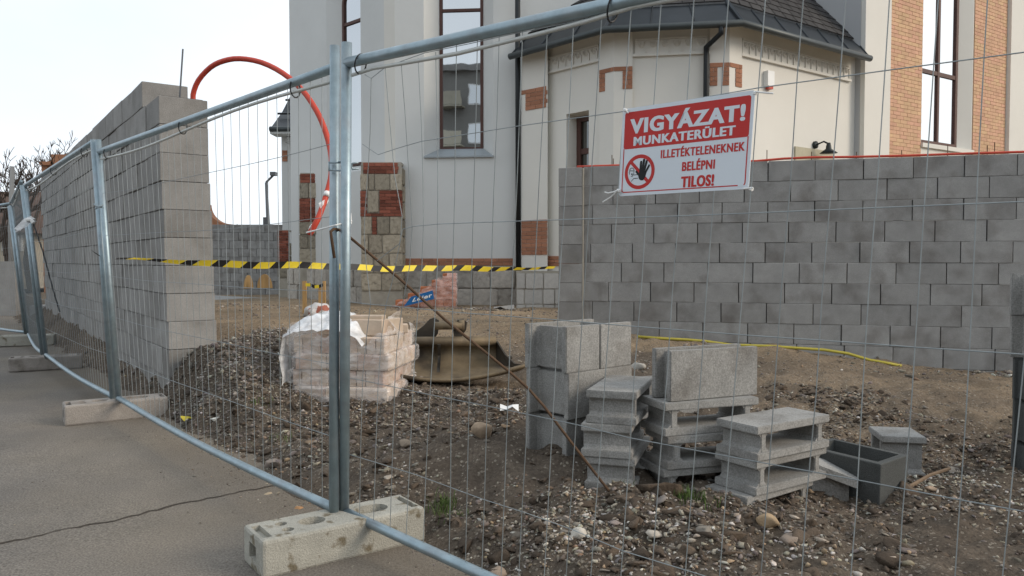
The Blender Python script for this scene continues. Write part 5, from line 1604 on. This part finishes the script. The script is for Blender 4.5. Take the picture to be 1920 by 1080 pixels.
# milky crumpled hood thrown over the left rear part
m = MB(); NX, NY = 46, 36
for i in range(NX+1):
    for j in range(NY+1):
        u, v = i/NX, j/NY
        x = -BW-.045+u*.60; y = .66*v-.045
        hump = max(0, math.sin(math.pi*min(1, .12+u*.86)))**.55
        z = bz+.455+.20*hump*max(0, math.sin(math.pi*min(1, .06+v*.92)))**.5
        z += .028*mnoise.noise(Vector((u*6, v*6, 1)))+.014*mnoise.noise(Vector((u*15, v*15, 2)))
        if u < .12:
            k_ = (.12-u)/.12; z = z*(1-k_)+(bz+.12+.05*mnoise.noise(Vector((v*6, 0, 3))))*k_; x = -BW-.045-.035*math.sin(k_*math.pi*.8)-.03*mnoise.noise(Vector((v*8, u*20, 6)))
        if u > .8: z -= (u-.8)*.25
        m.v.append(bpt(x, y, z))
for i in range(NX):
    for j in range(NY):
        a_ = i*(NY+1)+j; m.f.append((a_, a_+NY+1, a_+NY+2, a_+1)); m.m.append(0)
part('plastic_hood', m, M['filmw'], bb, True)
# loose bricks on top
brk = bevel_box_mesh('brick', .25, .12, .065, .004, M['paver'])
for x, y, z, rot, lab in ((-.26,.36,.535,(R(90),0,R(8)), 'loose brick on edge behind the others on top of the pallet'), (-.19,.17,.545,(R(90),0,R(-6)), 'loose brick on edge leaning by the plastic on top of the pallet'),
                          (-.06,.28,.545,(R(90),0,R(70)), 'loose brick turned crosswise on top of the pallet'), (-.1,.45,.516,(0,0,R(20)), 'loose brick lying flat at the back of the pallet top'), (-.22,.24,.60,(0,0,R(4)), 'loose brick bridging two bricks on top of the pallet')):
    p = bpt(x, y, bz+z); o = link(bpy.data.objects.new('brick', brk)); o.location = p; o.rotation_euler = (rot[0], rot[1], rot[2]+ba)
    tag(o, lab, 'brick', 'loose bricks on the pallet')

# ------------------------------------------------------------------ excavator bucket
k0 = at(790, 700, 6.55); bg = at(880, 712, 6.3)
ga = R(4); gx_ = Vector((math.cos(ga), math.sin(ga), 0)); gyv = Vector((-math.sin(ga), math.cos(ga), 0))
GO = Vector((at(930, 640, 6.55).x, 6.62, at(880, 718, 6.3).z+.075))      # right end of the top beam, above the floor line
bk = root('excavator_bucket', GO, 'worn tan steel excavator ditching bucket lying in the dirt', 'excavator bucket')
GW = 1.0; zt = at(880, 640, 6.6).z-GO.z
def gp(x, f, z): return GO+gx_*x-gyv*f+Vector((0,0,z))        # x to the right (0 at right end), f towards the camera
prof = [(.0, zt), (-.04, zt*.8), (-.05, zt*.55), (-.01, zt*.3), (.08, zt*.12), (.22, .02), (.38, .0), (.50, .035)]
belly = lambda t: .05*math.sin(math.pi*t)
m = MB(); nxs = 18
def wx(k, f):         # the shell widens towards the lip
    t = k/nxs; wid = GW+.30*max(0, f)/.5
    return .0+.22*max(0, f)/.5-wid*(1-t)
for lay_, dd in ((0, 0), (1, .018)):
    for k in range(nxs+1):
        for f_, z_ in prof:
            t = k/nxs; g = max(0, f_/.5)
            m.v.append(gp(wx(k, f_), f_+belly(t)*g+(0 if lay_ == 0 else -.01), z_-.05*math.sin(math.pi*t)*g*(1)+.06*g*(1-math.sin(math.pi*t))-(dd if lay_ else 0)))
npf = len(prof)
for lay_ in (0, 1):
    for k in range(nxs):
        for j in range(npf-1):
            a_ = lay_*(nxs+1)*npf+k*npf+j; m.f.append((a_, a_+1, a_+npf+1, a_+npf)); m.m.append(0)
part('shell', m, M['bucket'], bk, True)
m = MB(); m.tube([gp(wx(k, .5), .5+belly(k/nxs), .035-.05*math.sin(math.pi*k/nxs)+.06*(1-math.sin(math.pi*k/nxs))) for k in range(nxs+1)], .016, 8); part('cutting_edge', m, M['bucket'], bk, True)
m = MB(); m.tube([gp(-GW, .0, zt), gp(0, .0, zt)], .042, 14); part('top_beam', m, M['bucket'], bk, True)
for side in (0, nxs):
    m = MB(); pts = []
    for f_, z_ in prof:
        g = max(0, f_/.5); pts.append(gp(wx(side, f_), f_, z_+.06*g))
    outer = pts
    mid = [gp(wx(side, .0)+(.005 if side else -.005), .05, zt*.98), gp(wx(side,.14), .14, zt*.60), gp(wx(side,.30), .30, zt*.34)]
    inner = mid+[outer[-1]]
    path_ = outer+list(reversed(mid))
    thick_ = gx_*(.014 if side else -.014)
    m.poly(path_); m.poly([q_+thick_ for q_ in reversed(path_)])
    for q_ in range(len(path_)):
        a_, b_ = path_[q_], path_[(q_+1) % len(path_)]; m.quad(a_, b_, b_+thick_, a_+thick_)
    part('side_plate', m, M['bucketdark'], bk)
m = MB(); rib = [gp(-.50, -.03, zt), gp(-.50, .06, zt*.9), gp(-.50, .02, zt*.5), gp(-.50, .10, zt*.22), gp(-.50, .34, .02), gp(-.50, .1, .06), gp(-.50, -.03, zt*.4)]
m.poly(rib); m.poly([q_+gx_*.025 for q_ in reversed(rib)])
for q_ in range(len(rib)): m.quad(rib[q_], rib[(q_+1) % len(rib)], rib[(q_+1) % len(rib)]+gx_*.025, rib[q_]+gx_*.025)
part('inner_rib', m, M['bucketdark'], bk)
for f0, ear in ((-.10, [(-.82, .0), (-.80, .04), (-.70, .07), (-.62, .13), (-.57, .185), (-.53, .195), (-.49, .17), (-.50, .06), (-.55, -.02)]), (-.02, [(-.36, .02), (-.30, .03), (-.255, .10), (-.25, .16), (-.28, .19), (-.33, .18), (-.37, .10)])):
    m = MB(); q1 = [gp(x_, f0, zt+z_) for x_, z_ in ear]; dth = gyv*.05; m.poly(q1); m.poly([q_+dth for q_ in reversed(q1)])
    for q_ in range(len(q1)): m.quad(q1[q_], q1[(q_+1) % len(q1)], q1[(q_+1) % len(q1)]+dth, q1[q_]+dth)
    part('hinge_ear', m, M['bucketdark'], bk)
m = MB(); m.tube([gp(-.53, .0, zt+.135), gp(-.29, .0, zt+.135)], .034, 14); part('hinge_pin', m, M['bucket'], bk, True)
m = MB(); m.tube([gp(-.32, -.02, zt+.135), gp(-.27, -.02, zt+.135)], .05, 14); part('hinge_boss', m, M['bucket'], bk, True)

# ------------------------------------------------------------------ clay blocks under printed plastic by the plinth
tc_ = at(733, 575, 13.9); tz = tc_.z
tr = root('clay_block_pile', at(790, 575, 13.9), 'stepped pile of orange clay blocks under pink printed plastic', 'brick pile')
cb = bevel_box_mesh('clay_block', .245, .36, .115, .008, M['claynew'])
X0 = tc_.x+.06
for r_ in range(5):
    n0 = r_; 
    for i in range(n0, 5):
        piece('clay_block', cb, tr, (X0+.12+i*.215+ (r_ % 2)*.01, 14.1+random.uniform(-.01,.01), tz+.06+r_*.12), random.gauss(0,.02), (.86, 1, 1))
m = MB(); NX, NY = 26, 14
for i in range(NX+1):
    for j in range(NY+1):
        u, v = i/NX, j/NY
        h = tz+.1+min(.52, .04+u*.66) if u < .8 else tz+.6-.0*(u)
        zt_ = h*(v)+(tz-.02)*(1-v); yy = 13.88-.06*math.sin(v*math.pi)-.05*(1-v)+.3*max(0, v-.9)*4*.3
        m.v.append(Vector((X0-.03+u*1.17+.03*mnoise.noise(Vector((u*8, v*8, 0))), yy+.05*mnoise.noise(Vector((u*9, v*6, 3))), zt_+.03*mnoise.noise(Vector((u*11, v*5, 7))))))
for i in range(NX):
    for j in range(NY):
        if j/NY > .30+.75*i/NX: continue
        a_ = i*(NY+1)+j; m.f.append((a_, a_+NY+1, a_+NY+2, a_+1)); m.m.append(0)
part('plastic_sheet', m, M['filmp'], tr, True)
def SB(u, v, d=0): 
    a_, b_ = at(758, 574, 13.7), at(815, 560, 13.7); c_ = at(812, 544, 13.7)
    p = a_+(b_-a_)*u; top = at(772, 566-10, 13.7)*(1-u)+at(812, 544, 13.7)*u
    q_ = p+(top-p)*v; return Vector((q_.x, q_.y-.08-d, q_.z))
m = MB(); m.poly([SB(u, 0) for u in np.linspace(0, 1, 8)]+[SB(u, 1) for u in np.linspace(1, 0, 8)]); bp_ = part('printed_panel', m, M['blueprint'], tr)
text_mesh('Leier', .22, .95, .28, .75, M['whiteplastic'], .006, .03, tr, SB)

# stakes with tape, bag, half round boards
st = root('marker_stakes', at(590, 592, 11.6), 'two timber stakes joined by a strip of barrier tape', 'stakes')
z0 = at(590, 596, 11.6).z-.15
for x0, x1, Yd in ((567, 574, 11.6), (597, 603, 11.55), (605, 610, 11.7)):
    a_, b_ = at(x0, 560, Yd).x, at(x1, 560, Yd).x; m = MB(); m.box(a_, b_, Yd, Yd+.04, z0, at(570, 527 if x0 != 597 else 535, Yd).z); part('stake', m, M['wood'], st)
m = MB(); pts = [(573,533),(582,533),(590,537),(598,536),(606,533)]
for k in range(len(pts)-1):
    m.quad(at(pts[k][0], pts[k][1]+4, 11.5), at(pts[k+1][0], pts[k+1][1]+4, 11.5), at(pts[k+1][0], pts[k+1][1]-2, 11.5), at(pts[k][0], pts[k][1]-2, 11.5), 1 if k % 2 == 0 else 0)
part('tape_strip', m, [M['black'], M['yellow']], st)
m = MB()
c = at(597, 590, 10.9)
bmx = bmesh.new(); bmesh.ops.create_icosphere(bmx, subdivisions=3, radius=1)
for v in bmx.verts:
    q_ = v.co*(1+.25*mnoise.noise(v.co*2)); v.co = Vector((q_.x*.20, q_.y*.14, max(-.08, q_.z*.13)))
me = bpy.data.meshes.new('sack'); bmx.to_mesh(me); bmx.free(); me.materials.append(mat('sack_print', (.62,.60,.58), .6, 0, .1, 6, .3, 30, 0, col2=(.35,.12,.08), c2lo=.52, c2hi=.56, c2scale=7)); me.polygons.foreach_set('use_smooth', [True]*len(me.polygons))
o = link(bpy.data.objects.new('sack', me)); o.location = (c.x, c.y, gz(c.x, c.y)+.07); tag(o, 'crumpled white and red sack lying before the stakes', 'sack')
def half_round(px0, px1, pyb, pyt, Y, lab, ang):
    a_, b_, t_ = at(px0, pyb, Y), at(px1, pyb, Y), at((px0+px1)/2, pyt, Y); r_ = (b_.x-a_.x)/2; h = t_.z-a_.z
    e_ = Vector((math.cos(ang), math.sin(ang), 0)); c_ = Vector(((a_.x+b_.x)/2, Y, a_.z))
    pr_ = [c_+e_*(r_*math.cos(math.pi*k/14))+Vector((0,0,h*math.sin(math.pi*k/14))) for k in range(15)]
    n_ = Vector((-e_.y, e_.x, 0))*.04
    m = MB(); m.poly(pr_); m.poly([q_+n_ for q_ in reversed(pr_)])
    for k in range(15): m.quad(pr_[k], pr_[k]+n_, pr_[(k+1) % 15]+n_, pr_[(k+1) % 15])
    thing('half_round_board', m, M['wood'], c_, lab, 'wooden board')
half_round(482, 510, 540, 514, 15.3, 'half round timber form board standing upright on the pavement', 0)
half_round(458, 476, 541, 516, 15.5, 'narrow half round timber form board turned edgewise beside the other', R(50))

# yellow hose along the foot of the long wall
hp = [(1195,631),(1240,635),(1290,642),(1325,645),(1370,647),(1440,651),(1500,653),(1545,656),(1590,663),(1630,675),(1660,684),(1690,691)]
pts = []
for k, (x, y) in enumerate(hp):
    p = onplane(x, y, W0+wnrm*.28, wnrm); pts.append(Vector((p.x, p.y, max(p.z, gz(p.x, p.y)+.012))))
m = MB(); m.tube(pts, .016, 8); thing('hose', m, M['hose'], pts[0], 'yellow hose lying along the foot of the long wall', 'hose', smooth=True)

# bits of litter
def scrap(px, py, Y, w, h, m_, lab, cat_, seed):
    c = at(px, py, Y); z = gz(c.x, c.y); r_ = random.Random(seed); m = MB()
    grid = [[Vector((c.x+(i/3-.5)*w, c.y+(j/2-.5)*w*.6, z+.02+h*r_.random())) for j in range(3)] for i in range(4)]
    for i in range(3):
        for j in range(2): m.quad(grid[i][j], grid[i+1][j], grid[i+1][j+1], grid[i][j+1])
    thing('scrap', m, m_, Vector((c.x, c.y, z)), lab, cat_, smooth=True)
scrap(955, 757, 5.0, .12, .05, M['whiteplastic'], 'white crumpled paper scrap on the dirt beside the upright block stack', 'paper scrap', 1)
scrap(352, 783, 5.55, .09, .04, M['leaf'], 'yellow leaves caught at the edge of the dirt bank', 'leaf', 2)
scrap(1815-870, 562+10, 13.3, .35, .08, M['blockl'], 'grey sheet scrap on the ground by the stone plinth', 'sheet scrap', 3)
m = MB(); a_, b_ = at(1705, 918, 3.75), at(1780, 880, 4.1); a_.z = gz(a_.x, a_.y)+.03; b_.z = gz(b_.x, b_.y)+.05; m.tube([a_, lerp(a_, b_, .5)+Vector((0,0,.012)), b_], .009, 6)
thing('stick', m, M['woodold'], a_, 'thin wooden stick lying in the pale gravel beside the dark block', 'stick')

# ------------------------------------------------------------------ distance: far wall, brick gate wall, trees, lamp, house
fw0 = at(395, 500, 22); fwl = at(560, 500, 22.5)
fr_ = root('block_wall', Vector((fw0.x-3, 22, 0)), 'distant grey block wall behind the apse', 'wall')
far_blk = bevel_box_mesh('block', .49, .3, .225, .006, M['block'])
ztf = at(450, 421, 22).z
for r_ in range(9):
    for k in range(12):
        piece('block', far_blk, fr_, (fw0.x-2.2+k*.5+(r_ % 2)*.25, 22.15+random.uniform(-.004,.004), ztf-.115-r_*.23), 0)
m = MB(); m.box(fw0.x-2.4, fw0.x+3.9, 22.05, 22.27, .1, ztf-.03); part('joint_core', m, M['core'], fr_)
g0 = at(78, 330, 26); g1 = at(432, 420, 26)
gr = root('brick_gate_wall', Vector((g0.x, 26, 0)), 'orange brick gate wall with curved shoulder behind the tall block wall', 'gate wall')
M['brick_far'] = mat('far_brick', (.40,.19,.105), .9, 0, .2, 3, rnd=.1)
m = MB(); zl = at(100, 309, 26).z; xl, xr = at(78, 330, 26).x, at(388, 380, 26).x
zc_ = at(388, 383, 26).z; zlow = at(430, 420, 26).z; x2 = at(430, 420, 26).x
out_ = [(xl, 0), (xl, zl)]
out_ += [(xr-.2, zl), (xr-.2, zc_+.05), (xr, zc_)]
for k in range(1, 11):
    a_ = math.pi/2*k/10; out_.append((xr+(x2-xr)*(1-math.cos(a_)), zlow+(zc_-zlow)*(1-math.sin(a_))))
out_ += [(x2+.01, zlow), (x2+.01, 0)]
f_ = [Vector((x, 26, z)) for x, z in out_]; b_ = [Vector((x, 26.4, z)) for x, z in out_]
m.poly(f_); m.poly(b_[::-1])
for k in range(len(f_)): m.quad(f_[k], b_[k], b_[(k+1) % len(f_)], f_[(k+1) % len(f_)])
part('wall_body', m, M['brick_far'], gr)
m = MB(); m.box(at(99,300,26).x, at(126,300,26).x, 25.9, 26.5, zl-.1, at(110,290,26).z); part('pillar_top', m, M['brick_far'], gr)
m = MB(); m.box(at(77,300,26).x, at(101,300,26).x, 25.9, 26.5, zl-.02, zl+.1); part('coping', m, M['brick_far'], gr)

def bare_tree(px, pyb, Y, H, label, seed, spread=.5, levels=5, lean_=0.0, trunk_r=.13):
    r_ = random.Random(seed); b0 = at(px, pyb, Y); b0.z = 0.0
    t = root('bare_tree', b0, label, 'tree', 'leafless trees beyond the site')
    mt = MB(); mc = MB()
    def grow(p, d, L, rad, lev):
        rad = max(rad, .011)
        q = p+d*L
        pm = p+d*(L*.5)+Vector((r_.gauss(0,.04*L), r_.gauss(0,.04*L), 0))
        (mt if lev == 0 else mc).tube([p, pm, q], [rad, rad*.85, rad*.68], 7 if lev < 2 else 4 if lev < 4 else 3, cap=False)
        if lev >= levels: return
        nb = 3 if lev < 2 else r_.choice((2, 3, 3))
        for k in range(nb):
            a = r_.uniform(0, 6.28); sp_ = r_.uniform(.35, .95)*spread*1.6
            nd = (d+Vector((math.cos(a)*sp_, math.sin(a)*sp_, r_.uniform(-.1, .3)))).normalized()
            grow(lerp(p, q, r_.uniform(.6, 1.0)), nd, L*r_.uniform(.55, .78), rad*.58, lev+1)
    grow(b0, Vector((lean_, 0, 1)).normalized(), H*.34, trunk_r, 0)
    part('trunk', mt, M['bark'], t, True); part('crown', mc, M['bark'], t)
bare_tree(12, 540, 27, 6.6, 'bare tree with dense twigs beyond the house side of the fence', 3, .55, 6)
bare_tree(58, 540, 31, 7.0, 'bare tree behind the brick gate wall pillar', 5, .5, 6)
bare_tree(-30, 540, 24, 5.6, 'bare tree at the edge of the brown roofed house', 8, .55, 6)
bare_tree(440, 500, 46, 4.4, 'small bare tree showing above the distant block wall', 11, .5, 5, trunk_r=.1)
# street lamp and pole
lp0 = at(505, 500, 34); sl = root('street_lamp', Vector((lp0.x, 34, 0)), 'grey street lamp with angled arm beyond the distant block wall', 'street lamp')
m = MB(); m.tube([Vector((lp0.x, 34, 0)), at(503, 425, 34), at(499, 342, 34)], [.09, .085, .06], 8); part('pole', m, M['steelgrey'], sl, True)
m = MB(); m.tube([at(499,342,34), at(513,328,34)], .05, 6); part('arm', m, M['steelgrey'], sl, True)
m = MB(); a_ = at(513, 327, 34); m.box(a_.x-.12, a_.x+.12, 33.85, 34.15, a_.z-.06, a_.z+.1); part('lamp_head', m, M['steelgrey'], sl)
m = MB(); a_ = at(501, 412, 34); m.box(a_.x-.12, a_.x+.08, 33.8, 33.95, a_.z-.25, a_.z+.1); part('switch_box', m, M['steelgrey'], sl)
up_ = at(21, 500, 19); m = MB(); m.tube([Vector((up_.x, 19, 0)), at(20, 430, 19), at(23, 312, 19)], [.065, .06, .05], 8); thing('pole', m, M['concrete'], Vector((up_.x, 19, 0)), 'pale concrete pole standing beyond the farthest fence panel', 'pole', smooth=True)
hx0, hx1 = at(-260, 400, 33).x, at(52, 400, 33).x
hs = root('house', Vector(((hx0+hx1)/2, 33, 0)), 'small house with brown roof beyond the fence', 'house')
zr, zw = at(0, 372, 33).z, at(0, 432, 33).z
m = MB(); m.box(hx0, hx1-.5, 33.2, 40, 0, zw); part('wall', m, M['housewall'], hs)
m = MB(); m.poly([(hx0, 32.7, zw-.1), (hx1, 32.7, zw-.1), (hx1-1.0, 36.5, zr+.6), (hx0, 36.5, zr+.6)]); m.poly([(hx1, 32.7, zw-.1), (hx1, 40.5, zw-.1), (hx1-1.0, 36.5, zr+.6)]); m.poly([(hx0, 36.5, zr+.6), (hx1-1, 36.5, zr+.6), (hx1, 40.5, zw-.1), (hx0, 40.5, zw-.1)])
part('roof', m, M['roofbrown'], hs)
for px in (-40, 8, 30):
    a_, b_ = at(px-9, 470, 33), at(px+5, 440, 33); m = MB(); m.box(a_.x, b_.x, 33.15, 33.3, a_.z, b_.z); wq = part('window', m, M['whiteplastic'], hs)
    m = MB(); m.box(a_.x+.06, b_.x-.06, 33.12, 33.2, a_.z+.06, b_.z-.06); part('pane', m, M['glass'], wq)
gw0, gw1 = at(-200, 600, 17), at(30, 600, 17)
m = MB(); m.box(gw0.x, gw1.x, 17, 17.25, 0, at(0, 490, 17).z); thing('garden_wall', m, M['concrete'], Vector(((gw0.x+gw1.x)/2, 17, 0)), 'pale low garden wall beyond the farthest fence foot', 'wall')

# apartment block across the street behind the photographer (seen mirrored in the church windows)
abx0, abx1, aby = -24.0, 9.0, -27.0
ab = root('apartment_block', Vector(((abx0+abx1)/2, aby, 0)), 'five storey apartment block with balconies across the street', 'building')
m = MB(); m.box(abx0, abx1, aby-10, aby, 0, 15.5); part('wall', m, M['flatgrey'], ab)
m = MB(); m.box(abx0-.3, abx1+.3, aby-10.3, aby+.4, 15.5, 16.0); part('roof', m, M['concrete'], ab)
for fl in range(5):
    for k in range(8):
        x = abx0+1.2+k*4.0; z = 1.2+fl*2.9
        m = MB(); m.box(x, x+1.5, aby-.02, aby+.05, z+.2, z+1.7); wq = part('window', m, M['whiteplastic'], ab)
        m = MB(); m.box(x+.08, x+1.42, aby+.03, aby+.07, z+.28, z+1.62); part('pane', m, M['glass'], wq)
        m = MB(); m.box(x+1.9, x+3.7, aby, aby+1.1, z-.1, z+.02); m.box(x+1.9, x+3.7, aby+1.04, aby+1.1, z+.06, z+1.05); part('balcony', m, M['balcony'], ab)
